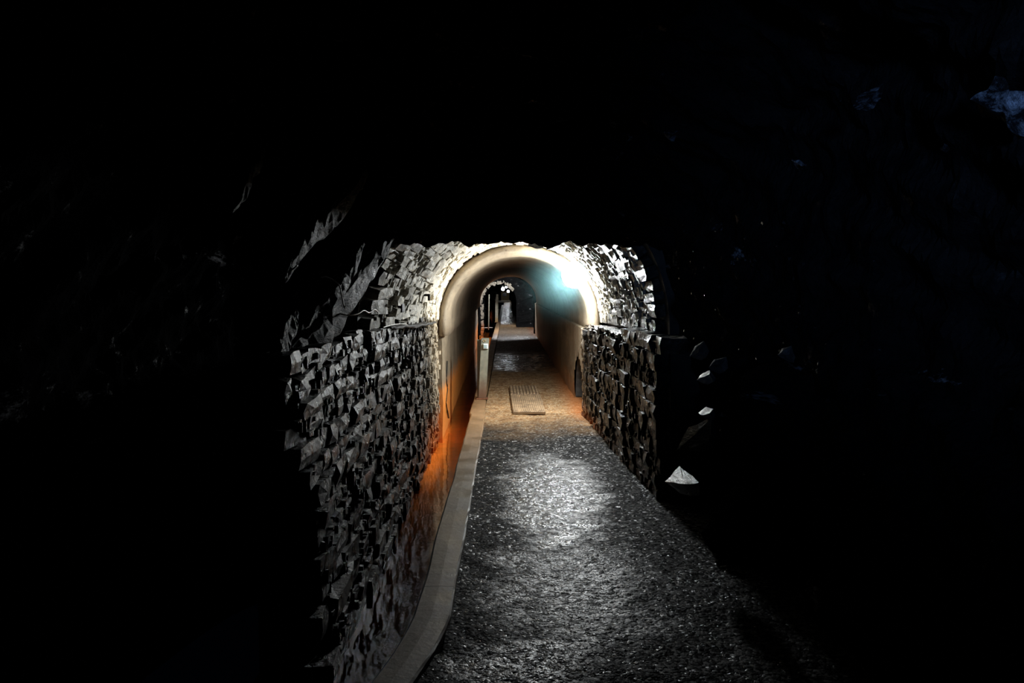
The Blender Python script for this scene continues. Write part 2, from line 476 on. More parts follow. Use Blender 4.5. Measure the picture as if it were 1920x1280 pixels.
def vault_pt(D, a, out=0.0):
    """point and outward normal on the stone vault; a from 0 (right springing) to pi (left springing)"""
    t = clamp((10.2 - D) / 3.2, 0, 1.2)
    xl = lerp(-0.88, -1.13, t); xr = lerp(1.20, 1.27, t)
    sp = lerp(1.14, 1.20, t); H = lerp(1.03, 1.22, t)
    c = (xl + xr) / 2; w = (xr - xl) / 2
    e = 0.92
    ca, sa = math.cos(a), math.sin(a)
    x = c + w * math.copysign(abs(ca) ** e, ca); z = sp + H * abs(sa) ** e
    n = Vector((ca / w, 0, sa / H)).normalized()
    return Vector((x, D, z)) + n * out, n

# ---- floor (path): dense real relief near the camera, coarser beyond
def rpath_edge(D):
    return 1.55
def make_floor():
    verts, faces = [], []
    ys = []
    y = -3.0
    while y < 115:
        ys.append(y)
        y += 0.12 if y < 2.4 else (0.018 + 0.0012 * max(0, y - 3) if y < 11 else (0.06 if y < 16 else (0.15 if y < 36 else 0.6)))
    NX = 96
    for y in ys:
        x0, x1 = -0.285, rpath_edge(y)
        if y < 3.45: x0 = -0.285 - 0.25 * (3.6 - y)
        x0 = max(x0, -1.3)
        amp = 1.0 if y < 12 else 0.5
        for i in range(NX + 1):
            x = lerp(x0, x1, i / NX)
            p = Vector((x, y, 0))
            h = 0.0
            if 2.3 < y < 13:
                h += 0.010 * nz(p, 2.1) + 0.006 * nz(p, 7.5) + 0.0045 * nz(p + Vector((3, 1, 0)), 31) 
                c = noise.cell(p * 55.0)
                h += 0.0020 * c
            else:
                h += 0.012 * nz(p, 1.6) + 0.005 * nz(p, 5.0)
            if 10 < y < 15: h *= lerp(1, 0.6, sstep(10, 12, y))
            verts.append((x, y, h - 0.012))
    for j in range(len(ys) - 1):
        for i in range(NX):
            a = j * (NX + 1) + i
            faces.append((a, a + 1, a + NX + 2, a + NX + 1))
    o = mesh_obj('floor', verts, faces, PATH, smooth=True)
    return tag(o, 'wet gravel footpath running down the middle of the tunnel', 'path', kind='structure')
make_floor()

# ---- kerb: cast lengths beside the channel
KER = [P(px, py, z=0.02) for px, py in ((803, 1280), (829, 1211), (845, 1152), (848, 1110), (866, 1025), (880, 961), (897, 865), (901, 828), (909, 754))]
def kerb_edges(D):
    xr = -0.27; xl = -0.452
    if D < 3.75:
        k = (3.75 - D); xr -= 0.12 * k + 0.08 * k * k; xl -= 0.10 * k + 0.10 * k * k
    if D > 10: xl -= 0.02; xr -= 0.03 * clamp((D - 10) / 1.5)
    xr += 0.010 * nz((0, D, 3), 1.4); xl += 0.010 * nz((4, D, 0), 1.4)
    return xl, xr
kerb = tag(empty('kerb', (-0.36, 2.0, 0)), 'concrete kerb between the gravel path and the orange channel', 'kerb', kind='structure')
cuts = [1.2, 4.15, 6.9, 9.6, 12.0, 14.5, 18.0, 23.0, 28.5, 36.0, 52.0, 75.0]
for a, b in zip(cuts[:-1], cuts[1:]):
    n = max(6, int((b - a) / 0.12)) if b < 13 else 12
    vs, fs = [], []
    for i in range(n + 1):
        D = lerp(a + 0.001, b - 0.001, i / n)
        xl, xr = kerb_edges(D)
        top = 0.022 + 0.004 * nz((1, D, 2), 2.5)
        e = 0.006 * nz((D, 1, 7), 9)
        prof = [(xl, -0.5), (xl + e, top - 0.012), (xl + 0.012, top), ((xl + xr) / 2, top + 0.003), (xr - 0.010, top), (xr + e, top - 0.008), (xr, -0.08)]
        vs += [(x, D, z) for x, z in prof]
    m_ = 7
    for i in range(n):
        for k in range(m_ - 1):
            q = i * m_ + k
            fs.append((q, q + 1, q + m_ + 1, q + m_))
    fs.append(tuple(range(m_))[::-1]); fs.append(tuple(range(n * m_, n * m_ + m_)))
    local(kerb, mesh_obj('kerb_section', vs, fs, CONC))

# ---- channel bed and water
def strip(name, x0, x1, y0, y1, zf, mat, nx=10, dy=0.12):
    vs, fs = [], []
    ny = int((y1 - y0) / dy)
    for j in range(ny + 1):
        y = lerp(y0, y1, j / ny)
        for i in range(nx + 1):
            x = lerp(x0, x1, i / nx)
            vs.append((x, y, zf(x, y)))
    for j in range(ny):
        for i in range(nx):
            a = j * (nx + 1) + i
            fs.append((a, a + 1, a + nx + 2, a + nx + 1))
    return mesh_obj(name, vs, fs, mat, smooth=True)
bed = strip('channel_bed', -1.25, -0.40, 1.0, 75.0, lambda x, y: -0.40 + 0.03 * fbm((x, y, 0), 2.2, 3) + 0.06 * sstep(-0.85, -1.05, x), BED)
tag(bed, 'bright orange iron sludge lining the drainage channel', 'channel bed', kind='structure')
wat = strip('channel_water', -1.24, -0.45, 1.0, 75.0, lambda x, y: WATER_Z, WATER, 2, 1.0)
tag(wat, 'still orange water in the narrow drainage channel', 'water', kind='structure')

# ---- stone variants (shared meshes)
def stone_mesh(seed, flat=0.0):
    rnd = random.Random(seed)
    bm = bmesh.new()
    bmesh.ops.create_cube(bm, size=1.0)
    bmesh.ops.subdivide_edges(bm, edges=bm.edges[:], cuts=1, use_grid_fill=True)
    for v in bm.verts:
        k = sum(abs(c) > 0.4 for c in v.co)
        v.co *= {3: 0.96, 2: 0.985, 1: 1.03}.get(k, 1.0)
        v.co += Vector((rnd.uniform(-1, 1) * 0.045, rnd.uniform(-1, 1) * 0.075, rnd.uniform(-1, 1) * 0.07))
    bmesh.ops.triangulate(bm, faces=bm.faces[:])
    me = bpy.data.meshes.new('stone')
    bmesh.ops.recalc_face_normals(bm, faces=bm.faces[:])
    bm.to_mesh(me); bm.free()
    return me
VARS = {}
def stone_var(mat, n=14):
    if mat.name not in VARS:
        L = []
        for i in range(n):
            me = stone_mesh(100 + i); me.materials.append(mat); L.append(me)
        VARS[mat.name] = L
    return random.choice(VARS[mat.name])

def put_stone(parent, mat, c, u, v, n, su, sv, sn, roll=0.06):
    """one stone: centre c, axes u (long), v (high), n (out of the wall)"""
    me = stone_var(mat)
    o = bpy.data.objects.new('stone', me)
    COL.objects.link(o)
    R = Matrix((u, v, n)).transposed()
    R = R @ Matrix.Rotation(random.gauss(0, roll), 3, 'Z') @ Matrix.Rotation(random.gauss(0, roll * 1.2), 3, 'Y') @ Matrix.Rotation(random.gauss(0, roll * 1.6), 3, 'X')
    M = R.to_4x4() @ Matrix.Diagonal((su, sv, sn, 1))
    M.translation = c
    o.parent = parent
    o.matrix_parent_inverse = Matrix.Identity(4)
    o.matrix_local = Matrix.Translation(-parent.location) @ M
    return o

# ---- left dry-stone wall
wl = tag(empty('wall_left', (-0.9, 7.0, -0.35)), 'dry-stone wall of dark slate blocks above the channel', 'wall', kind='structure')
X = Vector((1, 0, 0)); Y = Vector((0, 1, 0)); Z = Vector((0, 0, 1))
def wall_backing(name, parent, y0, y1, fx, ft, side, z0, mat, back=0.45):
    vs, fs = [], []
    n = 40
    for i in range(n + 1):
        D = lerp(y0, y1, i / n); t = ft(D)
        for z in [lerp(z0, t - 0.02, k / 6) for k in range(7)]:
            vs.append((fx(D, z) + side * 0.05 + 0.015 * nz((D, z, 0), 5), D, z))
        vs.append((fx(D, t) + side * back, D, t - 0.01 + 0.02 * nz((D, 5, 0), 4)))
        vs.append((fx(D, t) + side * back, D, z0))
    m_ = 9
    for i in range(n):
        for k in range(m_):
            a = i * m_ + k; b = i * m_ + (k + 1) % m_
            fs.append((a, b, b + m_, a + m_))
    fs.append(tuple(range(m_))); fs.append(tuple(range(n * m_, n * m_ + m_))[::-1])
    return local(parent, mesh_obj(name, vs, fs, mat))
wall_backing('mortar_core', wl, 4.25, 10.25, lw_x, lw_top, -1, -0.5, MORTAR, 0.22)
cnt = 0
z = -0.36
rows = []
while z < 1.22:
    h = random.uniform(0.10, 0.155)
    rows.append((z, min(h, 1.26 - z))); z += h
for (z0, h) in rows:
    D = 3.9 + random.uniform(-0.15, 0.2)
    while D < 10.14:
        L = random.uniform(0.15, 0.45)
        L = min(L, 10.18 - D)
        if L < 0.07: break
        top = lw_top(D + L / 2)
        if z0 + h * 0.5 < top + 0.03:
            zc = z0 + h / 2 + random.uniform(-0.012, 0.012)
            rough = lerp(1.0, 0.35, sstep(8.0, 10.2, D))
            prot = random.uniform(-0.01, 0.035) * rough
            x = lw_x(D + L / 2, zc)
            if random.random() > 0.03:
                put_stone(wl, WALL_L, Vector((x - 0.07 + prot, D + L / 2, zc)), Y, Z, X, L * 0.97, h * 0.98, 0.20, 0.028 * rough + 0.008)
                cnt += 1
        D += L
print('left wall stones', cnt)

# ---- right dry-stone wall
wr = tag(empty('wall_right', (1.1, 8.0, 0)), 'low wet dry-stone wall along the right edge of the gravel', 'wall', kind='structure')
wall_backing('mortar_core', wr, 6.0, 10.25, rw_x, rw_top, 1, -0.1, MORTAR)
cnt = 0
z = -0.06
while z < 1.12:
    h = random.uniform(0.09, 0.15)
    D = 5.95 + random.uniform(0, 0.15)
    while D < 10.14:
        L = min(random.uniform(0.16, 0.42), 10.18 - D)
        if L < 0.07: break
        zc = z + h / 2
        if zc < rw_top(D) + 0.02:
            prot = random.uniform(-0.01, 0.03)
            x = rw_x(D + L / 2, zc)
            put_stone(wr, WALL_R, Vector((x + 0.07 - prot, D + L / 2, zc)), Y, Z, -X, L * 0.97, h * 0.98, 0.20, 0.028)
            cnt += 1
        D += L
    z += h
print('right wall stones', cnt)

# ---- stone vault
va = tag(empty('ceiling', (0, 8.5, 2.1)), 'limewashed rubble vault in front of the smooth tunnel mouth', 'vault', kind='structure')
vs, fs = [], []
NA, ND = 48, 16
for j in range(ND + 1):
    D = lerp(6.55, 10.25, j / ND)
    for i in range(NA + 1):
        p, n = vault_pt(D, math.pi * i / NA, 0.06)
        vs.append(p)
for j in range(ND):
    for i in range(NA):
        a = j * (NA + 1) + i
        fs.append((a, a + 1, a + NA + 2, a + NA + 1))
vb = local(va, mesh_obj('mortar_core', vs, fs, MORTAR))
sm = vb.modifiers.new('thickness', 'SOLIDIFY'); sm.thickness = 0.25; sm.offset = -1.0
cnt = 0
NRING = 9
edges = [6.7]
while edges[-1] < 10.1: edges.append(edges[-1] + random.uniform(0.30, 0.46))
edges[-1] = 10.18
for r0, r1 in zip(edges[:-1], edges[1:]):
    a = 0.01
    while a < math.pi - 0.01:
        s = random.uniform(0.08, 0.135) / 1.12
        s = min(s, math.pi - a)
        if s < 0.03: break
        j0 = r0 + random.uniform(-0.07, 0.03); j1 = r1 + random.uniform(-0.03, 0.05)
        am = a + s / 2
        Dm = (j0 + j1) / 2
        rough = lerp(1.0, 0.3, sstep(8.3, 10.0, Dm))
        rough *= 0.6 if am < 1.3 else 1.0
        p, n = vault_pt(Dm, am, 0.06 - random.uniform(-0.015, 0.045) * rough)
        p0, _ = vault_pt(j0, am); p1, _ = vault_pt(j1, am)
        u = (p1 - p0).normalized(); w = u.cross(n).normalized(); n2 = w.cross(u).normalized()
        mat = VAULT_D if am < 1.2 + 0.3 * random.random() else VAULT  # right side takes the stone with painted-in shade
        if am < 1.15 and Dm < 7.9: mat = WALL_R  # outer right stones darker still, shade put into the colour
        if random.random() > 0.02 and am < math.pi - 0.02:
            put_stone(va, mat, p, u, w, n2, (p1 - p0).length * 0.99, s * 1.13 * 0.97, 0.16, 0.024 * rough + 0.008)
            cnt += 1
        a += s
print('vault stones', cnt)

# small pinning stones wedged in the joints: one joined part per wall
def chinks(parent, fn, n, mat, name='pinning_stones'):
    rnd = random.Random(n)
    vs, fs = [], []
    for _ in range(n):
        c, u, w, nn = fn(rnd)
        su, sv, sn = rnd.uniform(0.02, 0.075), rnd.uniform(0.015, 0.055), rnd.uniform(0.02, 0.05)
        if rnd.random() < 0.5: su, sv = sv * 0.7, su * 1.2
        tl = rnd.gauss(0, 0.5)
        b = len(vs)
        for i in (-1, 1):
            for j in (-1, 1):
                for k in (-1, 1):
                    q = c + u * i * su * rnd.uniform(0.3, 0.6) + w * j * sv * rnd.uniform(0.3, 0.6) + nn * (k * sn * 0.5 + tl * i * 0.006)
                    vs.append(q)
        fs += [tuple(b + x for x in f) for f in ((0, 1, 3, 2), (4, 6, 7, 5), (0, 4, 5, 1), (2, 3, 7, 6), (0, 2, 6, 4), (1, 5, 7, 3))]
    o = local(parent, mesh_obj(name, vs, fs, mat)); o['kind'] = 'stuff'
def fl(rnd):
    D = rnd.uniform(4.0, 10.1); z = rnd.uniform(-0.3, lw_top(D))
    return Vector((lw_x(D, z) + rnd.uniform(0.005, 0.04), D, z)), Y, Z, X
def fr_(rnd):
    D = rnd.uniform(6.1, 10.1); z = rnd.uniform(0, rw_top(D))
    return Vector((rw_x(D, z) - rnd.uniform(0.005, 0.035), D, z)), Y, Z, -X
def fv(rnd):
    D = 6.8 + 3.35 * rnd.random() ** 0.9; a = rnd.uniform(0.05, math.pi - 0.05)
    k = lerp(1.0, 0.35, sstep(8.6, 10.0, D))
    p, n = vault_pt(D, a, -0.005 - rnd.uniform(0.0, 0.03) * k)
    p2, _ = vault_pt(D + 0.1, a); u = (p2 - p).normalized()
    return p, Y, Y.cross(n).normalized(), n
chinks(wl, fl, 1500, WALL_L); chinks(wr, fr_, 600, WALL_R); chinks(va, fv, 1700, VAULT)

# ---- rock shell around the camera (raw slate cave)
def slab_disp(p):
    """stepped strata dipping towards the camera"""
    q = p.z - 0.40 * p.y + 0.35 * p.x + 0.22 * nz(p, 0.7)
    per = 0.34
    f = (q / per) % 1.0
    saw = f * 0.07 if f < 0.8 else (1 - f) / 0.2 * 0.056
    return saw + 0.20 * nz(p, 0.9) + 0.09 * noise.ridged_multi_fractal(p * 1.7, 0.9, 2.1, 4, 1.0, 2.0) * 0.6 + 0.03 * nz(p, 7) + 0.006 * nz(p, 15)
def shell_profile(s, D):
    """s 0..1 from left floor over the roof to right floor"""
    t = sstep(7.0, 4.2, D)                     # 0 at the vault mouth, 1 in the open cave
    t2 = sstep(4.5, 0.0, D)
    xl = lerp(-1.40, -2.05, t) - 0.35 * t2; xr = lerp(1.42, 1.75, t) + 0.35 * t2
    top = lerp(2.10, 2.85, t) + 0.3 * t2
    pts = [(xl, -0.6), (xl, 0.6), (xl, 1.35), (lerp(xl, 0, 0.18), lerp(1.35, top, 0.78)), (lerp(xl, 0, 0.5), top),
           (0.1, top), (lerp(xr, 0, 0.5), top), (lerp(xr, 0, 0.15), lerp(1.35, top, 0.75)), (xr, 1.3), (xr, 0.55), (xr, -0.2)]
    f = s * (len(pts) - 1); i = min(int(f), len(pts) - 2); k = f - i
    return Vector((lerp(pts[i][0], pts[i + 1][0], k), D, lerp(pts[i][1], pts[i + 1][1], k)))
vs, fs = [], []
NS, NDD = 300, 300
cen = Vector((0.1, 0, 1.1))
for j in range(NDD + 1):
    D = lerp(-3.2, 7.15, (j / NDD) ** 0.85)
    for i in range(NS + 1):
        p = shell_profile(i / NS, D)
        n = Vector((cen.x - p.x, 0, cen.z - p.z)).normalized()
        k = lerp(1.0, 0.45, sstep(5.5, 7.0, D))
        vs.append(p + n * (slab_disp(p) - 0.08) * k)
for j in range(NDD):
    for i in range(NS):
        a = j * (NS + 1) + i
        fs.append((a, a + NS + 1, a + NS + 2, a + 1))
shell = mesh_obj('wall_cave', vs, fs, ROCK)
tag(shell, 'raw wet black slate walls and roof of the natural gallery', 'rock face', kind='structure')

# ragged lip of rock hanging in front of the vault crown
def rocky(name, fn, nu, nv, mat, parent=None):
    vs, fs = [], []
    for j in range(nv + 1):
        for i in range(nu + 1):
            vs.append(fn(i / nu, j / nv))
    for j in range(nv):
        for i in range(nu):
            a = j * (nu + 1) + i
            fs.append((a, a + 1, a + nu + 2, a + nu + 1))
    return mesh_obj(name, vs, fs, mat, parent)
def lip_z(x, D):
    z = 1.985 + 0.045 * nz((x, D, 0), 3.2) + 0.04 * nz((x, D, 5), 9) + 0.02 * nz((x, D, 9), 22)
    z -= 0.5 * max(0, abs(x - 0.13) - 1.0)
    return z
def lip(u, v):
    x = lerp(-1.6, 1.7, u)
    y0, y1 = 5.2, 6.75
    if v < 0.15:
        D = y1; z = lerp(2.9, lip_z(x, y1), v / 0.15)
        p = Vector((x, D, z))
    elif v < 0.5:
        k = (v - 0.15) / 0.35; D = lerp(y1, 6.2, k); p = Vector((x, D, lip_z(x, D)))
    else:
        k = (v - 0.5) / 0.5; D = lerp(6.2, y0, k); p = Vector((x, D, lerp(lip_z(x, 6.2), 2.75, k ** 0.8)))
    return p + Vector((0, 0.05 * nz(p, 3), 0.04 * nz(p, 4) * (1 if v > 0.55 else 0.2)))
o = rocky('trim_lip', lip, 150, 60, ROCK)
tag(o, 'black rock lip overhanging the front of the rubble vault', 'rock overhang', kind='structure')

# ---- smooth lined tunnel
def smooth_tunnel():
    root = tag(empty('wall_lining', (0.1, 10.2, 0)), 'smooth tan rendered tunnel lining beyond the lamp', 'tunnel lining', kind='structure')
    # vault
    vs, fs = [], []
    NA = 40; ys = [10.2, 10.22, 10.26] + [10.4 + 0.3 * i for i in range(61)]
    for j, y in enumerate(ys):
        ex = [0.035, 0.012, 0.0][j] if j < 3 else 0.0
        for i in range(NA + 1):
            a = math.pi * (i - 1) / (NA - 2)
            a = clamp(a, 0, math.pi)
            c, s = math.cos(a), math.sin(a)
            x = 0.15 + (1.03 + ex + (0.16 * (y - 10.2) / 18 if c < 0 else 0)) * c; z = 1.16 + (0.985 + ex) * s
            if i in (0, NA): z -= 0.16
            d = 0.012 * nz((x, y, z), 2.2) + 0.004 * nz((x, y, z), 12)
            vs.append((x + c * d, y, z + s * d))
    for j in range(len(ys) - 1):
        for i in range(NA):
            a = j * (NA + 1) + i
            fs.append((a, a + NA + 1, a + NA + 2, a + 1))
    v = local(root, mesh_obj('vault_lining', vs, fs, PLASTER, smooth=True))
    md = v.modifiers.new('thickness', 'SOLIDIFY'); md.thickness = 0.14; md.offset = -1.0
    # left pier wall with ledge
    def wallmesh(name, x, xb, z0, z1, ys, hole=None):
        wd = lambda y: -0.20 * (y - 10.2) / 18 if x < 0 else 0.0
        vs, fs = [], []
        NZ = 16
        for y in ys:
            for k in range(NZ + 1):
                z = lerp(z0, z1, k / NZ)
                vs.append((x + wd(y) + 0.015 * nz((x, y, z), 2.4) + 0.006 * nz((x, y, z), 10), y, z))
            vs.append((x + wd(y) + (xb - x) * 0.12, y, z1 + 0.012)); vs.append((xb + wd(y), y, z1 + 0.012)); vs.append((xb + wd(y), y, z0))
        m_ = NZ + 4
        for j in range(len(ys) - 1):
            for k in range(m_):
                if hole and hole(ys[j], ys[j + 1], lerp(z0, z1, (k + 0.5) / NZ)) and k < NZ: continue
                a = j * m_ + k; b = j * m_ + (k + 1) % m_
                fs.append((a, b, b + m_, a + m_))
        fs.append(tuple(range(m_))); fs.append(tuple(range((len(ys) - 1) * m_, len(ys) * m_)))
        return local(root, mesh_obj(name, vs, fs, PLASTER))
    ysl = [10.2 + 0.25 * i for i in range(73)]
    wallmesh('left_side_wall', -0.82, -1.15, -0.5, 1.15, ysl)
    ysr = [10.2, 10.45] + [10.45 + 0.125 * i for i in range(1, 11)] + [12.0 + 0.25 * i for i in range(66)]
    def hole(a, b, z):
        m = (a + b) / 2
        if not 10.5 < m < 11.75: return False
        return z < 0.66 * math.sqrt(max(0, 1 - ((m - 11.1) / 0.68) ** 2)) + 0.02
    wallmesh('right_side_wall', 1.0, 1.5, -0.1, 1.07, ysr, hole)
    # the dark arched niche in the right side wall
    vs, fs = [], []
    n = 16
    for d in (1.02, 1.42):
        for i in range(n + 1):
            a = math.pi * i / n
            vs.append((d, 11.1 + 0.66 * math.cos(a), 0.0 + 0.68 * math.sin(a)))
    for i in range(n): fs.append((i, i + 1, n + 2 + i, n + 1 + i))
    fs.append(tuple(range(n + 1, 2 * n + 2)))
    local(root, mesh_obj('niche', vs, fs, MORTAR))
    # vertical crack with a dark seam in the left wall
    pts = smooth_path([(-0.818, 10.95, 0.60), (-0.816, 10.80, 0.35), (-0.82, 11.0, 0.22), (-0.818, 10.72, 0.08), (-0.815, 10.85, -0.05), (-0.815, 11.15, -0.22)], 4)
    a, b = tube(pts, [0.008 + 0.006 * abs(nz(p, 9)) for p in pts], 6)
    local(root, mesh_obj('crack', a, b, BLACK))
    return root
smooth_tunnel()

# ledges on top of the dry-stone walls (flat capping stones)
def ledge(parent, y0, y1, fx, ft, side, mat, depth, zoff=0.0):
    D = y0
    while D < y1 - 0.05:
        L = min(random.uniform(0.3, 0.55), y1 - D)
        c = Vector((fx(D + L / 2, 1.2) + side * depth * 0.5, D + L / 2, ft(D + L / 2) + 0.01 + zoff))
        put_stone(parent, mat, c, Y, X, Z, L * 0.98, depth * 1.1, 0.05, 0.03)
        D += L
ledge(wr, 6.1, 10.2, rw_x, rw_top, 1, WALL_R, 0.28)
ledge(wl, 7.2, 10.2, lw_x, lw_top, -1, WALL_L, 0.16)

# rock behind the vault flanks (closes the sides between cave and lining)
def flank(u, v, side):
    D = lerp(6.3, 10.4, u); z = lerp(-0.6, 2.7, v)
    x = side * 1.62 + (0.05 if side > 0 else 0.0)
    p = Vector((x, D, z))
    return p + Vector((0.08 * nz(p, 2), 0, 0))
for side, nm in ((-1, 'wall_flank_left'), (1, 'wall_flank_right')):
    o = rocky(nm, lambda u, v, s=side: flank(u, v, s), 12, 10, ROCK)
    tag(o, 'hidden rock behind the %s haunch of the rubble vault' % ('channel-side' if side < 0 else 'lamp-side'), 'rock face', kind='structure')

# ------------------------------------------------------------------ rock slabs on the left: long dipping blades
def blade(name, pts, wid, thk, mat, seed, nrm=None):
    """a tapering slate blade along pts; wid/thk per point"""
    path = smooth_path(pts, 8)
    n = len(path); K = 12
    mid = path[n // 2]
    if nrm is None:      # face turned midway between lamp and camera so it catches light
        nrm = ((Vector((0.85, 9.9, 1.76)) - mid).normalized() + (Vector((0, 0, 1.6)) - mid).normalized()).normalized()
    vs, fs = [], []
    for i, p in enumerate(path):
        f = i / (n - 1) * (len(wid) - 1); k = min(int(f), len(wid) - 2); q = f - k
        w = lerp(wid[k], wid[k + 1], q); t = lerp(thk[k], thk[k + 1], q)
        a = path[max(i - 1, 0)]; b = path[min(i + 1, n - 1)]
        T = (b - a).normalized(); N = (nrm - T * nrm.dot(T)).normalized(); B = T.cross(N)
        for m in range(K):
            an = 2 * math.pi * m / K
            c, s = math.cos(an), math.sin(an)
            cc = math.copysign(abs(c) ** 0.6, c); ss = math.copysign(abs(s) ** 0.6, s)
            v = p + B * cc * w / 2 + N * ss * t / 2
            d = fbm(v + Vector((seed, 0, 0)), 5.0, 4)
            v = v + N * d * 0.014 + N * 0.012 * nz(Vector((B.dot(v) * 60, T.dot(v) * 4, seed)), 1.0) + B * nz(v + Vector((0, seed, 0)), 9) * 0.03
            vs.append(v)
    for i in range(n - 1):
        for m in range(K):
            fs.append((i * K + m, i * K + (m + 1) % K, (i + 1) * K + (m + 1) % K, (i + 1) * K + m))
    fs.append(tuple(range(K))[::-1]); fs.append(tuple(range((n - 1) * K, n * K)))
    loc = path[n // 2]
    o = mesh_obj(name, [v - loc for v in vs], fs, mat)
    o.location = loc
    return o
blades = [
    # (points (px,py,D)), widths, thicknesses, label
    ([(375, 900, 3.5), (430, 800, 3.9), (540, 690, 4.6), (620, 600, 5.2), (690, 505, 5.9), (752, 415, 6.5)], [0.05, 0.13, 0.16, 0.17, 0.12, 0.03], [0.05, 0.09, 0.10, 0.09, 0.07, 0.03],
     'longest leaning slate blade, reaching from the cave wall up to the vault edge'),
    ([(500, 700, 4.4), (560, 640, 4.8), (610, 575, 5.2), (650, 520, 5.5), (680, 455, 5.8)], [0.04, 0.12, 0.14, 0.09, 0.02], [0.04, 0.08, 0.08, 0.06, 0.02],
     'sharp slate splinter standing beside the looped pale wire'),
    ([(528, 520, 4.5), (560, 465, 4.7), (610, 410, 4.95), (650, 365, 5.15), (684, 318, 5.3)], [0.04, 0.10, 0.17, 0.15, 0.04], [0.03, 0.08, 0.09, 0.09, 0.03],
     'broad slate blade with a crumbled pale tip high on the channel side'),
    ([(430, 400, 3.9), (455, 355, 4.05), (478, 310, 4.2), (500, 265, 4.3)], [0.02, 0.08, 0.07, 0.015], [0.02, 0.06, 0.05, 0.015],
     'isolated thin slate fin, highest and most lonely of the lit blades'),
    ([(500, 720, 4.0), (520, 660, 4.2), (545, 610, 4.4), (556, 588, 4.5)], [0.04, 0.09, 0.08, 0.03], [0.04, 0.06, 0.05, 0.03],
     'short stubby slate tooth below the curled wire end'),
    ([(425, 252, 3.8), (438, 238, 3.85), (444, 226, 3.9)], [0.015, 0.03, 0.012], [0.02, 0.02, 0.01],
     'tiny dim slate chip near the top of the cave wall'),
]
for k, (pp, w, t, lab) in enumerate(blades):
    o = blade('slate_blade', [P(a, b, D=c) for a, b, c in pp], [q * 1.25 for q in w], t, ROCK_SLAB, 3.1 * k)
    tag(o, lab, 'rock', 'slate blades jutting from the cave wall by the channel')

def boulder(name, loc, size, mat, seed, rot=(0, 0, 0), amp=0.22, cuts=3):
    bm = bmesh.new()
    bmesh.ops.create_icosphere(bm, subdivisions=cuts, radius=0.5)
    rnd = random.Random(seed)
    planes = [(Vector((rnd.gauss(0, 1), rnd.gauss(0, 1), rnd.gauss(0, 1))).normalized(), rnd.uniform(0.26, 0.42)) for _ in range(9)]
    for v in bm.verts:
        for n, d in planes:
            k = v.co.dot(n) - d
            if k > 0: v.co -= n * k
        v.co += v.co.normalized() * 0.05 * nz(v.co + Vector((seed, 0, 0)), 6)
    M = Matrix.Rotation(rot[2], 4, 'Z') @ Matrix.Rotation(rot[1], 4, 'Y') @ Matrix.Rotation(rot[0], 4, 'X') @ Matrix.Diagonal((*size, 1))
    bmesh.ops.transform(bm, matrix=M, verts=bm.verts[:])
    o = bm_obj(name, bm, mat)
    o.location = loc
    return o

def facet_rock(name, px, D, nrm, thick, mat):
    """a faceted rock: measured outline of its lit face, lying in a plane of normal nrm, with a body behind it"""
    nrm = Vector(nrm) if nrm else None
    cx = sum(a for a, b in px) / len(px); cy = sum(b for a, b in px) / len(px)
    c = P(cx, cy, D=D)
    if nrm is None: nrm = (Vector((0.85, 9.9, 1.76)) - c).normalized() + (Vector((0, 0, 1.6)) - c).normalized()  # default face tilted to throw the lamp's highlight at the camera
    nrm.normalize()
    cam_p = Vector((0, 0, 1.6))
    fr_p = []
    for a, b in px:
        d = P(a, b, D=1.0) - cam_p
        t = (c - cam_p).dot(nrm) / d.dot(nrm)
        t0 = (c - cam_p).length / d.length
        t = clamp(t, t0 - 0.16, t0 + 0.16)
        fr_p.append(cam_p + d * t)
    bm = bmesh.new()
    n = len(fr_p)
    fr = [bm.verts.new(p - c) for p in fr_p]
    bk = [bm.verts.new((p - c) * 0.55 - nrm * thick * 0.5 + Vector((0.03, 0.05, -thick * 0.4))) for p in fr_p]
    mid = bm.verts.new(nrm * thick * 0.1)
    for i in range(n):
        bm.faces.new((fr[i], fr[(i + 1) % n], mid))
        bm.faces.new((fr[i], bk[i], bk[(i + 1) % n], fr[(i + 1) % n]))
    bm.faces.new(bk)
    bmesh.ops.subdivide_edges(bm, edges=bm.edges[:], cuts=2 if mat is not BLUE_GLEAM else 4, use_grid_fill=True)
    for v in bm.verts: v.co += Vector((nz(v.co + c, 14), nz(v.co + c + Vector((5, 0, 0)), 14), nz(v.co + c + Vector((0, 5, 0)), 14))) * (0.010 if mat is not BLUE_GLEAM else 0.022)
    o = bm_obj(name, bm, mat)
    o.location = c
    return o
def glint_chips():
    rnd = random.Random(5)
    me = shell.data
    cand = [v.co.copy() for v in me.vertices if v.co.x > 1.0 and 4.0 < v.co.y < 6.6 and 0.5 < v.co.z < 2.1]
    vs, fs = [], []
    for _ in range(150):
        c = rnd.choice(cand) + Vector((-0.012, 0, 0))
        n = ((Vector((0.85, 9.9, 1.76)) - c).normalized() + (Vector((0, 0, 1.6)) - c).normalized()).normalized()  # facets added for glints, tilted midway between lamp and camera
        n = (n + Vector((rnd.gauss(0, .25), rnd.gauss(0, .25), rnd.gauss(0, .25)))).normalized()
        u = n.cross(Z).normalized(); w = n.cross(u)
        s_ = rnd.uniform(0.004, 0.015); b = len(vs)
        k = rnd.uniform(0.4, 1.6)
        vs.extend([c + u * s_ * k, c + w * s_, c - u * s_ * k * 0.8, c - w * s_ * 0.7, c - n * 0.03])
        fs.extend([(b, b + 1, b + 2, b + 3), (b, b + 4, b + 1), (b + 1, b + 4, b + 2), (b + 2, b + 4, b + 3), (b + 3, b + 4, b)])
    o = mesh_obj('added_glint_chips', vs, fs, WETCHIP)
    tag(o, 'small added chips tilted to glint on the rock face across from the channel', 'rock chips', kind='stuff')
glint_chips()
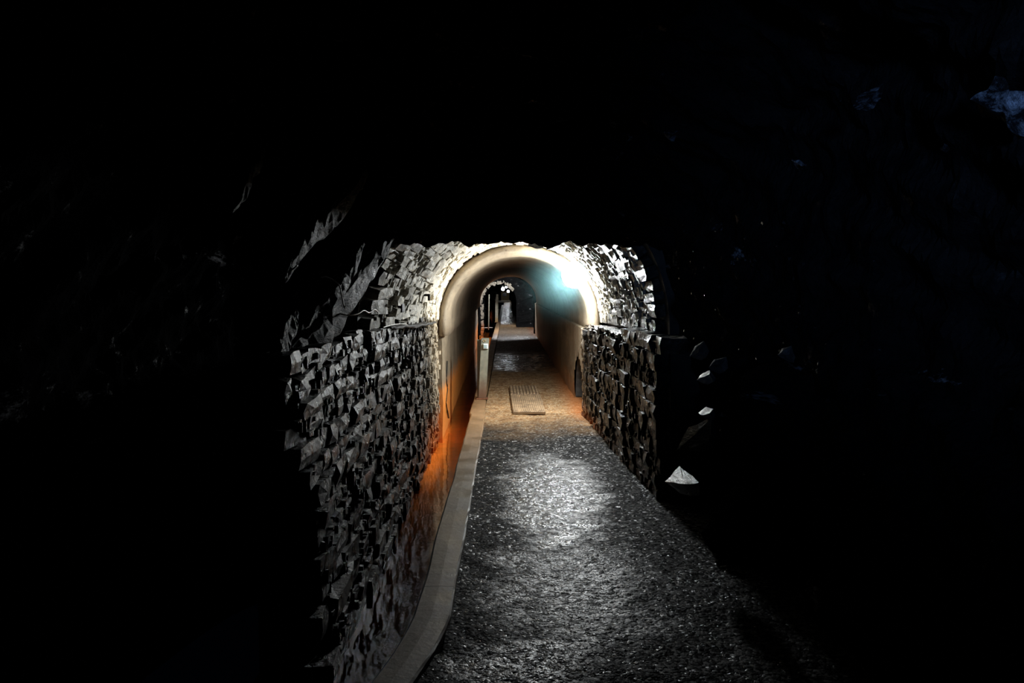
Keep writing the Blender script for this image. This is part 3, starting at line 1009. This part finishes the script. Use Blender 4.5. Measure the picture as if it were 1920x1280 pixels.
RR = [
    ([(1246, 903), (1274, 874), (1296, 890), (1311, 905), (1280, 908)], 4.9, None, 0.12, ROCK_PALE, 'pale pyramid-shaped boulder sitting beside the gravel edge'),
    ([(1268, 842), (1292, 800), (1338, 780), (1330, 826), (1300, 838)], 4.9, (-0.8, -0.3, 0.3), 0.12, ROCK_SLAB, 'dark slanting rock plate just above the pale pyramid boulder'),
    ([(1310, 772), (1322, 763), (1336, 765), (1331, 774), (1314, 779)], 4.8, None, 0.07, ROCK_PALE, 'small bright lump of rock shining alone above the slanting plate'),
    ([(1306, 712), (1318, 700), (1332, 692), (1330, 702)], 4.8, None, 0.07, ROCK_PALE, 'small bright wedge-shaped rock chip pointing to the path'),
    ([(1293, 668), (1304, 648), (1320, 638), (1311, 660)], 4.8, (-0.85, -0.2, 0.4), 0.08, ROCK_SLAB, 'grey tilted slate flake above the bright wedge chip'),
    ([(1328, 688), (1340, 674), (1360, 668), (1348, 682)], 4.7, (-0.7, -0.2, 0.6), 0.08, ROCK_SLAB, 'dull slate flake behind the bright wedge chip'),
    ([(1458, 666), (1466, 652), (1482, 648), (1478, 664)], 4.3, (-0.8, -0.2, 0.5), 0.08, ROCK_SLAB, 'faintly lit rock knob farthest from the path on the lamp side'),
    ([(1262, 580), (1272, 556), (1296, 572), (1300, 600), (1276, 604)], 5.4, (-0.8, -0.3, 0.2), 0.12, ROCK, 'wet black rock bulge beside the shaded end of the vault'),
]
RR += [
    ([(1818, 186), (1846, 168), (1862, 146), (1882, 150), (1898, 168), (1925, 172), (1926, 258), (1898, 238), (1872, 206), (1842, 200)], 2.55, (-0.75, -0.6, -0.1), 0.10, BLUE_GLEAM, 'rock patch with a painted bluish gleam, highest and farthest out on the lamp side'),
    ([(1600, 200), (1608, 182), (1640, 162), (1655, 156), (1640, 172), (1622, 188)], 3.1, (-0.75, -0.6, -0.1), 0.06, BLUE_GLEAM, 'narrow rock streak with a painted bluish gleam, slanting below the roof'),
    ([(1758, 270), (1768, 262), (1773, 268), (1766, 276)], 2.8, (-0.75, -0.6, -0.1), 0.04, BLUE_GLEAM, 'tiny painted bluish glint under the big bluish patch'),
    ([(1484, 302), (1496, 296), (1508, 302), (1498, 311)], 3.4, (-0.75, -0.6, -0.1), 0.04, BLUE_GLEAM, 'tiny painted bluish glint between the streak and the vault'),
    ([(1240, 250), (1252, 244), (1268, 246), (1254, 256)], 4.2, (-0.6, -0.8, -0.1), 0.04, BLUE_GLEAM, 'faint painted bluish glint above the lamp under the roof'),
    ([(1332, 432), (1340, 420), (1350, 416), (1344, 430)], 4.6, (-0.6, -0.8, -0.1), 0.04, BLUE_GLEAM, 'faint rock flake with a painted bluish gleam, just above the glinting chips'),
]
for px_, D, nrm, th, mat, lab in RR:
    o = facet_rock('rock_outcrop', px_, D, nrm, th, mat)
    tag(o, lab, 'rock', 'loose rocks beside the path')
# big dark ledge boulders the small ones rest on
for (loc, size, seed, lab) in [
        ((1.56, 4.85, 0.12), (0.85, 1.2, 0.62), 11, 'low black boulder bulging out under the pale pyramid boulder'),
        ((1.66, 4.75, 0.66), (0.8, 1.0, 0.55), 12, 'black boulder carrying the small bright lump'),
        ((1.76, 4.55, 0.98), (0.8, 1.1, 0.45), 15, 'black boulder supporting the tilted slate flakes'),
        ((1.70, 3.3, 0.1), (0.8, 1.4, 0.6), 18, 'long black boulder at the nearest stretch of the path')]:
    o = boulder('boulder', loc, size, ROCK, seed)
    tag(o, lab, 'rock', 'black boulders along the path')

# ------------------------------------------------------------------ lamp at the tunnel mouth
LX, LY, LZ = 0.84, 9.9, 1.765
lampr = tag(empty('bulkhead_lamp', (LX, LY, LZ)), 'glaring white globe lamp fixed to the vault beside the tunnel mouth', 'lamp')
GLOW = mat_emit('lamp_glow', (0.93, 0.98, 1.0), LAMP_POWER)
bm = bmesh.new(); bmesh.ops.create_uvsphere(bm, u_segments=24, v_segments=14, radius=0.145)
bmesh.ops.scale(bm, vec=(1, 1, 1.05), verts=bm.verts[:])
g = bm_obj('globe', bm, GLOW, lampr, True)
bm = bmesh.new(); bmesh.ops.create_cone(bm, cap_ends=True, segments=24, radius1=0.09, radius2=0.075, depth=0.05)
bs = bm_obj('base_plate', bm, PALE, lampr, True)
d = Vector((0.75, 0, 0.55)).normalized()
bs.rotation_euler = d.to_track_quat('Z', 'Y').to_euler(); bs.location = d * 0.155
# added open milky ring that dims the globe towards the right vault
a_, b_ = tube([d * 0.05, d * 0.08, d * 0.17], [0.153, 0.158, 0.158], 28, False)
col_ = mesh_obj('dimming_collar', a_, b_, MILK, lampr)
md = col_.modifiers.new('thickness', 'SOLIDIFY'); md.thickness = 0.006
# cage ring
for ax in (0, 1):
    pts = [Vector((0.16 * math.cos(a), 0, 0.165 * math.sin(a))) for a in [2 * math.pi * i / 24 for i in range(25)]]
    if ax: pts = [Vector((0, p.x, p.z)) for p in pts]
    a_, b_ = tube(pts, 0.0025, 5, False)
    mesh_obj('guard_wire', a_, b_, PALE, lampr)
# cable down to the ledge
pts = smooth_path([(LX + 0.13, 10.12, LZ + 0.02), (1.06, 10.35, 1.56), (1.12, 10.42, 1.40), (1.155, 10.45, 1.22), (1.13, 10.42, 1.12)], 6)
a_, b_ = tube(pts, 0.009, 6)
o = mesh_obj('lamp_cable', a_, b_, CABLE); tag(o, 'thin black cable dropping from the glaring lamp to the ledge', 'cable')

bm = bmesh.new(); bmesh.ops.create_icosphere(bm, subdivisions=3, radius=1.0)
hz = bm_obj('haze', bm, HAZE, None, True)
hz.location = (LX - 0.10, LY + 0.35, LZ - 0.06); hz.scale = (0.85, 0.95, 0.80)
tag(hz, 'thin teal haze glowing around the glaring lamp', 'haze', kind='stuff')

# ------------------------------------------------------------------ posts
def make_post(name, base, h, top_dx, w, mat, label, box_on=True):
    root = tag(empty(name, base), label, 'post')
    bm = bmesh.new()
    vs = []
    for z, dx in ((0.012, 0), (h, top_dx)):
        for x, y in ((-w / 2, -w / 2), (w / 2, -w / 2), (w / 2, w / 2), (-w / 2, w / 2)):
            vs.append(bm.verts.new((x + dx, y, z)))
    for f in ((0, 1, 5, 4), (1, 2, 6, 5), (2, 3, 7, 6), (3, 0, 4, 7), (4, 5, 6, 7), (3, 2, 1, 0)): bm.faces.new([vs[i] for i in f])
    bmesh.ops.bevel(bm, geom=bm.edges[:], offset=0.005, segments=2, affect='EDGES')
    bm_obj('shaft', bm, mat, root)
    bm = bmesh.new(); box(bm, -w * 0.75, w * 0.75, -w * 0.75, w * 0.75, 0.0, 0.014, 0.003)
    f = bm_obj('base_flange', bm, FLANGE, root)
    return root
PB = P(904, 748, z=0.028)
post = make_post('control_post', (PB.x, PB.y + 0.05, 0.028), 0.865, 0.045, 0.112, POSTM, 'grey-green square post on the kerb with a white light switch')
w = 0.112
bm = bmesh.new(); box(bm, -0.035, 0.035, -0.04, 0.0, -0.037, 0.037, 0.008)
sw = bm_obj('light_switch', bm, SWITCH, post); sw.location = (0.052, -w / 2 + 0.002, 0.755)
bm = bmesh.new(); box(bm, -0.024, 0.024, -0.048, -0.036, -0.026, 0.026, 0.004)
rk = bm_obj('rocker', bm, SWITCH_G, sw); rk.location = (-0.004, 0, -0.002)
# brass ring hook above the switch
pts = [(0.018 * math.cos(a), -0.015, 0.013 * math.sin(a)) for a in [2 * math.pi * i / 14 for i in range(15)]]
a_, b_ = tube(pts, 0.0035, 6, False)
hk = mesh_obj('ring_hook', a_, b_, BRASS, post); hk.location = (0.035, -w / 2, 0.83)
# thin backing board standing just behind the post
bm = bmesh.new(); box(bm, -0.03, 0.03, -0.014, 0.014, 0, 0.84, 0.004)
bd = bm_obj('backing_board', bm, POSTD, post); bd.location = (-0.045, 0.10, 0.0)

# ------------------------------------------------------------------ walkway plates
def plate(name, y0, y1, xa0, xa1, xb0, xb1, label, ribs):
    root = tag(empty(name, ((xa0 + xa1) / 2, y0, 0.0)), label, 'mat', 'mats laid end to end on the path')
    cx, cy = root.location.x, root.location.y
    bm = bmesh.new()
    z0, z1 = -0.004, 0.032
    co = [(xa0, y0), (xa1, y0), (xb1, y1), (xb0, y1)]
    vs = [bm.verts.new((x - cx, y - cy, z)) for z in (z0, z1) for x, y in co]
    for f in ((0, 1, 5, 4), (1, 2, 6, 5), (2, 3, 7, 6), (3, 0, 4, 7), (4, 5, 6, 7), (3, 2, 1, 0)): bm.faces.new([vs[i] for i in f])
    bmesh.ops.bevel(bm, geom=bm.edges[:], offset=0.004, segments=1, affect='EDGES')
    bm_obj('base_sheet', bm, MATD if ribs < 12 else MATM, root)
    n = ribs
    for i in range(n):
        u0 = (i + 0.22) / n; u1 = (i + 0.80) / n
        bm = bmesh.new()
        q = [(lerp(xa0, xa1, u0), y0 + 0.02), (lerp(xa0, xa1, u1), y0 + 0.02), (lerp(xb0, xb1, u1), y1 - 0.02), (lerp(xb0, xb1, u0), y1 - 0.02)]
        hh = 0.014 if n < 12 else 0.007
        vs = [bm.verts.new((x - cx, y - cy, z)) for z in (z1 - 0.001, z1 + hh) for x, y in q]
        for f in ((0, 1, 5, 4), (1, 2, 6, 5), (2, 3, 7, 6), (3, 0, 4, 7), (4, 5, 6, 7)): bm.faces.new([vs[k] for k in f])
        bm_obj('rib', bm, MATM, root)
    return root
A = [P(962, 776, z=0.0), P(1023, 776, z=0.0), P(1013, 744, z=0.0), P(957, 744, z=0.0)]
B = [P(957, 743, z=0.0), P(1011, 743, z=0.0), P(1006, 727, z=0.0), P(955, 727, z=0.0)]
plate('floor_mat', A[0].y, A[2].y, A[0].x, A[1].x, A[3].x, A[2].x, 'muddy finely ribbed mat on the path, the one nearer the camera', 16)
plate('floor_mat', B[0].y + 0.02, B[2].y, B[0].x, B[1].x, B[3].x, B[2].x, 'muddy mat with deep lengthwise ribs, beyond the finely ribbed one', 9)

# ------------------------------------------------------------------ small things on walls
def wire(name, pts, r, mat, label, n=6):
    a, b = tube(smooth_path(pts, 8), r, n)
    loc = Vector(pts[len(pts) // 2])
    o = mesh_obj(name, [v - loc for v in a], b, mat, smooth=True)
    o.location = loc
    return tag(o, label, 'wire')
wire('loose_wire', [P(601, 520, D=5.0), P(612, 519, D=4.95), P(634, 532, D=4.95), P(641, 555, D=5.0), P(645, 575, D=5.05), P(648, 573, D=5.05)], 0.0045, WIREM, 'pale wire looping down the slate blades')
wire('loose_wire', [P(638, 588, D=5.25), P(655, 591, D=5.3), P(671, 588, D=5.4), P(682, 582, D=5.5), P(692, 586, D=5.6), P(702, 580, D=5.7), P(709, 586, D=5.8)], 0.005, WIREM, 'wavy pale wire running sideways towards the vault foot')
wire('loose_wire', [P(531, 511, D=4.4), P(543, 509, D=4.4), P(552, 502, D=4.42), P(557, 497, D=4.42)], [0.003] * 8 + [0.005] * 17, WIREM, 'short curled stub of thick pale wire above the slate tooth')
wire('loose_wire', [P(718, 614, D=6.9), P(735, 609, D=7.3), P(755, 607, D=7.7), P(768, 610, D=8.0), P(777, 609, D=8.2)], 0.005, WIREM, 'thin wire lying along the ledge of the dry-stone wall')
# plank on the ledge
o = blade('timber_plank', [P(725, 613, D=7.1), P(770, 611, D=7.9), P(815, 604, D=9.2)], [0.1, 0.12, 0.06], [0.025, 0.03, 0.02], MORTAR, 9.0, Vector((0, 0, 1)))
tag(o, 'dark timber plank lying on the ledge of the dry-stone wall', 'plank')
# iron bracket with a rod below it
br = tag(empty('iron_bracket', P(797, 553, D=8.75)), 'black iron hook bracket sticking out of the limewashed vault', 'bracket')
bm = bmesh.new(); box(bm, -0.06, 0.055, -0.02, 0.02, -0.012, 0.012, 0.002); box(bm, 0.03, 0.055, -0.02, 0.02, -0.06, 0.0, 0.002)
bm_obj('arm', bm, BLACK, br)
a_, b_ = tube([(0.05, 0, -0.05), (0.045, 0, -0.085), (0.115, 0, -0.10), (0.12, 0, -0.07)], 0.004, 5)
mesh_obj('rod', a_, b_, BLACK, br)
# iron bars hanging under the vault crown
for (a, b, D, lab) in [((990, 460), (1018, 463), 9.6, 'black iron bar stub hanging under the crown of the vault'),
                       ((1024, 464), (1050, 457), 9.3, 'ragged black iron stub next to the lamp under the crown')]:
    p0 = P(*a, D=D); p1 = P(*b, D=D)
    o = blade('iron_stub', [p0, (p0 + p1) / 2, p1], [0.05, 0.06, 0.05], [0.04, 0.045, 0.04], BLACK, D, Vector((0, -1, 0.2)))
    tag(o, lab, 'iron bar')
# putlog holes in the vault (dark sockets)
for k, (px, py, D, s, lab) in enumerate([(752, 577, 7.75, 0.085, 'dark socket hole low in the limewashed vault'), (814, 517, 9.25, 0.055, 'small slanted socket hole higher in the limewashed vault')]):
    c = P(px, py, D=D)
    bm = bmesh.new(); box(bm, -s * 0.3, s * 0.3, -s, s, -s * 0.5, s * 0.5, 0.01)
    o = bm_obj('socket', bm, BLACK, va); 
    o.matrix_parent_inverse = Matrix.Identity(4); o.location = c - va.location

# ------------------------------------------------------------------ beyond the lined tunnel
def far_section(name, y0, y1, xl, xr, sp, crown, mat, label, rough=0.06, zb=-0.45, step=0.25, seed=0):
    vs, fs = [], []
    n = int((y1 - y0) / step); prof = 44
    for j in range(n + 1):
        y = lerp(y0, y1, j / n)
        for i in range(prof + 1):
            s = i / prof
            if s < 0.25: x, z, nx, nz_ = xl, lerp(zb, sp, s / 0.25), 1, 0
            elif s > 0.75: x, z, nx, nz_ = xr, lerp(sp, -0.1, (s - 0.75) / 0.25), -1, 0
            else:
                a = math.pi * (1 - (s - 0.25) / 0.5)
                x = (xl + xr) / 2 + (xr - xl) / 2 * math.cos(a); z = sp + (crown - sp) * math.sin(a); nx, nz_ = -math.cos(a), -math.sin(a)
            d = rough * (nz((x + seed, y, z), 2.5) + 0.6 * nz((x, y + seed, z), 8))
            vs.append((x + nx * d, y, z + nz_ * d))
    for j in range(n):
        for i in range(prof):
            a = j * (prof + 1) + i
            fs.append((a, a + prof + 1, a + prof + 2, a + 1))
    o = mesh_obj(name, vs, fs, mat)
    return tag(o, label, 'tunnel wall', kind='structure')

def portal(name, y, th, xl, xr, sp, crown, X0, X1, Z1, mat, label, seed=0, jag=0.05, ringmat=None, nst=30):
    """a rock bulkhead with an arched opening, edged with rough stones"""
    root = tag(empty(name, ((xl + xr) / 2, y, 0)), label, 'arch', kind='structure')
    vs, fs = [], []
    N = 60
    def inner(s):
        if s < 0.25: return (xl, lerp(-0.5, sp, s / 0.25))
        if s > 0.75: return (xr, lerp(sp, -0.1, (s - 0.75) / 0.25))
        a = math.pi * (1 - (s - 0.25) / 0.5)
        return ((xl + xr) / 2 + (xr - xl) / 2 * math.cos(a), sp + (crown - sp) * math.sin(a))
    def outer(s):
        if s < 0.25: return (X0, lerp(-0.5, Z1 * 0.5, s / 0.25))
        if s > 0.75: return (X1, lerp(Z1 * 0.5, -0.1, (s - 0.75) / 0.25))
        u = (s - 0.25) / 0.5
        if u < 0.2: return (X0, lerp(Z1 * 0.5, Z1, u / 0.2))
        if u > 0.8: return (X1, lerp(Z1, Z1 * 0.5, (u - 0.8) / 0.2))
        return (lerp(X0, X1, (u - 0.2) / 0.6), Z1)
    for i in range(N + 1):
        s = i / N
        a, b = inner(s), outer(s)
        j = jag * nz((i * 0.7 + seed, 0, seed), 1.0)
        vs += [(b[0], y, b[1]), ((a[0] + b[0]) / 2, y - 0.05 + 0.06 * nz((i, seed, 0), .8), (a[1] + b[1]) / 2), (a[0] + j, y, a[1] + j), (a[0] + j, y + th, a[1] + j), (b[0], y + th, b[1])]
    for i in range(N):
        for k in range(4):
            a = i * 5 + k
            fs.append((a, a + 1, a + 6, a + 5))
    local(root, mesh_obj('rubble_wall', vs, fs, mat))
    if ringmat:
        bm = bmesh.new()
        rnd = random.Random(seed + 5)
        for i in range(nst):
            s = (i + 0.5) / nst
            if s > 0.62 and rnd.random() < 0.75: continue
            a = inner(s); s2 = inner(min(1, s + 0.01)); 
            M = Matrix.Translation((a[0] + rnd.uniform(-.03, .03), y + th * 0.25, a[1] + rnd.uniform(-.03, .03))) @ Matrix.Rotation(math.atan2(s2[1] - a[1], s2[0] - a[0]) , 4, 'Y') @ Matrix.Diagonal((rnd.uniform(0.10, 0.17), rnd.uniform(0.3, 0.5), rnd.uniform(0.08, 0.14), 1))
            r = bmesh.ops.create_cube(bm, size=1.0, matrix=M)
            for v in r['verts']: v.co += Vector((rnd.uniform(-1, 1), rnd.uniform(-1, 1), rnd.uniform(-1, 1))) * 0.018
        o = local(root, bm_obj('arch_stones', bm, ringmat)); o['kind'] = 'stuff'
    return root

def far_lamp(loc, r, power, label, hang=0.0):
    root = tag(empty('tunnel_lamp', loc), label, 'lamp', 'lamps down the tunnel')
    bm = bmesh.new(); bmesh.ops.create_uvsphere(bm, u_segments=14, v_segments=8, radius=r)
    bm_obj('globe', bm, mat_emit('far_glow', (0.95, 0.97, 1.0), power * FAR_POWER), root, True)
    bm = bmesh.new(); bmesh.ops.create_cone(bm, cap_ends=True, segments=12, radius1=r * 0.55, radius2=r * 0.5, depth=max(0.04, hang))
    b = bm_obj('fitting', bm, PALE, root); b.location = (0, 0, r + max(0.04, hang) / 2 - 0.01)
    return root

LIME_FAR = mat_stone('far_arch_stone', (0.10, 0.09, 0.07), (0.45, 0.40, 0.32), None, (0, 1), (0.4, 0.8), rust=True, rust_z=(0.0, 0.35))
far_section('wall_chamber', 28.3, 33.2, -1.22, 1.12, 1.3, 2.75, ROCK, 'dark widened chamber behind the first lined tunnel', 0.07, seed=3)
portal('wall_portal', 28.25, 0.3, -0.98, 0.965, 1.14, 2.03, -1.6, 1.7, 3.0, ROCK, 'far end rim of the first lined tunnel', 1, 0.01)
portal('wall_portal', 33.0, 0.6, -1.02, 0.40, 1.05, 1.85, -1.7, 1.7, 3.0, ROCK, 'second arch, ragged stone rim lit on its channel side', 2, 0.03, LIME_FAR, 46)
far_section('wall_passage', 33.5, 46.0, -0.98, 0.80, 1.0, 1.82, ROCK, 'dark rock passage behind the second arch', 0.05, seed=9)
portal('wall_portal', 46.0, 0.5, -0.98, 0.46, 1.0, 1.78, -1.7, 1.7, 2.8, ROCK, 'dark rim where the dark rock passage opens out', 4, 0.04)
far_section('wall_passage', 46.0, 53.0, -1.15, 0.62, 1.1, 2.0, ROCK, 'short lit chamber with red-stained rock behind the passage', 0.06, seed=14)
portal('wall_portal', 53.0, 0.6, -1.03, 0.40, 1.0, 1.86, -1.8, 1.7, 2.8, ROCK, 'third arch, smaller stone rim behind the second arch', 6, 0.05, LIME_FAR, 40)
far_section('wall_passage', 53.0, 74.0, -1.02, 0.45, 1.0, 1.86, ROCK, 'long dark passage behind the third arch', 0.06, seed=21, step=0.6)
far_section('wall_passage', 74.0, 112.0, -1.5, 0.80, 1.2, 2.15, ROCK, 'lit farthest stretch of rock tunnel around the ochre door', 0.07, seed=27, step=0.8)
bm = bmesh.new(); box(bm, -1.8, 1.2, 111.8, 112.2, -0.5, 2.6)
o = bm_obj('wall_end', bm, ROCK); tag(o, 'dark rock end of the visible tunnel', 'wall', kind='structure')

far_lamp((0.45, 29.5, 2.50), 0.09, 2400, 'hidden-high lamp in the dark chamber behind the first lined tunnel', 0.1)
far_lamp(P(966, 537, D=47.5), 0.085, 800, 'small white lamp on the rock right of the distant lamp cluster')
far_lamp(P(943, 541.5, D=78), 0.17, 22, 'biggest and roundest lamp of the distant cluster', 0.2)
far_lamp(P(949.5, 537.5, D=88), 0.14, 22, 'upper lamp of the distant cluster')
far_lamp(P(953, 546, D=92), 0.16, 22, 'lower lamp of the distant cluster, over the ochre door')

far_lamp((0.60, 34.4, 1.55), 0.06, 420, 'added unseen lamp behind the jamb of the second arch')  # added to light the far post and the red rock

# red-stained boulders / wall base along the channel
for k, (px, py, D, s, lab) in enumerate([(921, 592, 40, (0.25, 5.0, 0.9), 'red iron-stained rock rib along the channel behind the far post'),
                                     (927, 564, 62, (0.35, 5.0, 0.35), 'red iron-stained rock heap below the pale frame'),
                                     (905, 600, 37.3, (0.3, 1.6, 1.0), 'orange-red stained rock at the foot of the second arch')]):
    c = P(px, py, D=D)
    o = boulder('stained_rock', c, s, RED, 30 + k)
    tag(o, lab, 'rock', 'iron-stained rocks by the channel')

# second post, thin pole, pale frame, cross-piece, bench step, ochre door
pb = P(931, 604, z=0.028)
p2 = make_post('marker_post', (pb.x, pb.y, 0.028), 1.13, 0.02, 0.13, POSTM2, 'pale ochre-footed post on the kerb far down the tunnel')
bm = bmesh.new(); box(bm, -0.05, 0.05, -0.03, 0.03, 0.0, 0.16, 0.004)
o = bm_obj('cap_board', bm, POSTM2, p2); o.location = (0.03, 0, 1.13)
pp = P(916, 619, z=0.0)
pol = tag(empty('thin_pole', (pp.x, pp.y, 0.0)), 'thin upright pale pole left of the pale far post', 'pole')
a_, b_ = tube([(0, 0, 0.02), (0.02, 0, 1.36)], 0.022, 8); mesh_obj('pole', a_, b_, POSTM, pol)
a_, b_ = tube([(-0.25, 0, 0.09), (0.16, 0, 0.10)], 0.009, 6); mesh_obj('cross_rail', a_, b_, PALE, pol)
fp = P(927, 560, D=58)
fr = tag(empty('pale_frame', (fp.x, 58, fp.z)), 'small pale open rectangular frame standing left of the distant lamps', 'frame')
for nm, bb in (('upright', (-0.18, -0.12, -0.2, 0.50)), ('upright', (0.12, 0.16, 0.1, 0.50)), ('crossbar', (-0.12, 0.12, 0.45, 0.50)), ('crossbar', (-0.12, 0.12, 0.10, 0.14))):
    bm = bmesh.new(); box(bm, bb[0], bb[1], -0.03, 0.03, bb[2], bb[3], 0.004)
    bm_obj(nm, bm, PALE, fr)
cp = P(935.5, 533, D=50)
cr = tag(empty('hanging_bracket', cp), 'pale cross-shaped bracket hanging from the tunnel roof', 'bracket')
for nm, bb in (('hanger', (-0.02, 0.02, -0.11, 0.26)), ('crossbar', (-0.13, 0.14, -0.02, 0.05))):
    bm = bmesh.new(); box(bm, bb[0], bb[1], -0.03, 0.03, bb[2], bb[3], 0.006)
    bm_obj(nm, bm, POSTM2, cr)
sp_ = P(947, 565, z=0.0)
st = tag(empty('low_step', (-0.2, 92, 0)), 'low pale concrete step across the path in front of the ochre door', 'step')
bm = bmesh.new(); box(bm, -0.75, 0.6, -0.2, 0.3, -0.05, 0.17, 0.01); bm_obj('tread', bm, PALE, st)
dr = tag(empty('ochre_door', (P(948, 560, D=98).x, 98, 0)), 'small ochre door with a dark window at the far end', 'door')
for nm, bb, mt in (('jamb', (-0.55, -0.42, 0, 1.15), DOORM), ('jamb', (0.30, 0.44, 0, 1.15), DOORM), ('lintel', (-0.55, 0.44, 1.15, 1.25), DOORM), ('panel', (-0.42, 0.30, 0, 0.60), DOORM),
                   ('rail', (-0.42, 0.30, 1.02, 1.15), DOORM), ('window_pane', (-0.36, 0.10, 0.60, 1.02), GLASSD), ('stile', (0.10, 0.30, 0.6, 1.02), DOORM), ('stile', (-0.42, -0.36, 0.6, 1.02), DOORM)):
    bm = bmesh.new(); dd = 0.03 if nm == 'window_pane' else 0.06
    box(bm, bb[0], bb[1], -dd, dd, bb[2], bb[3], 0.004); bm_obj(nm, bm, mt, dr)
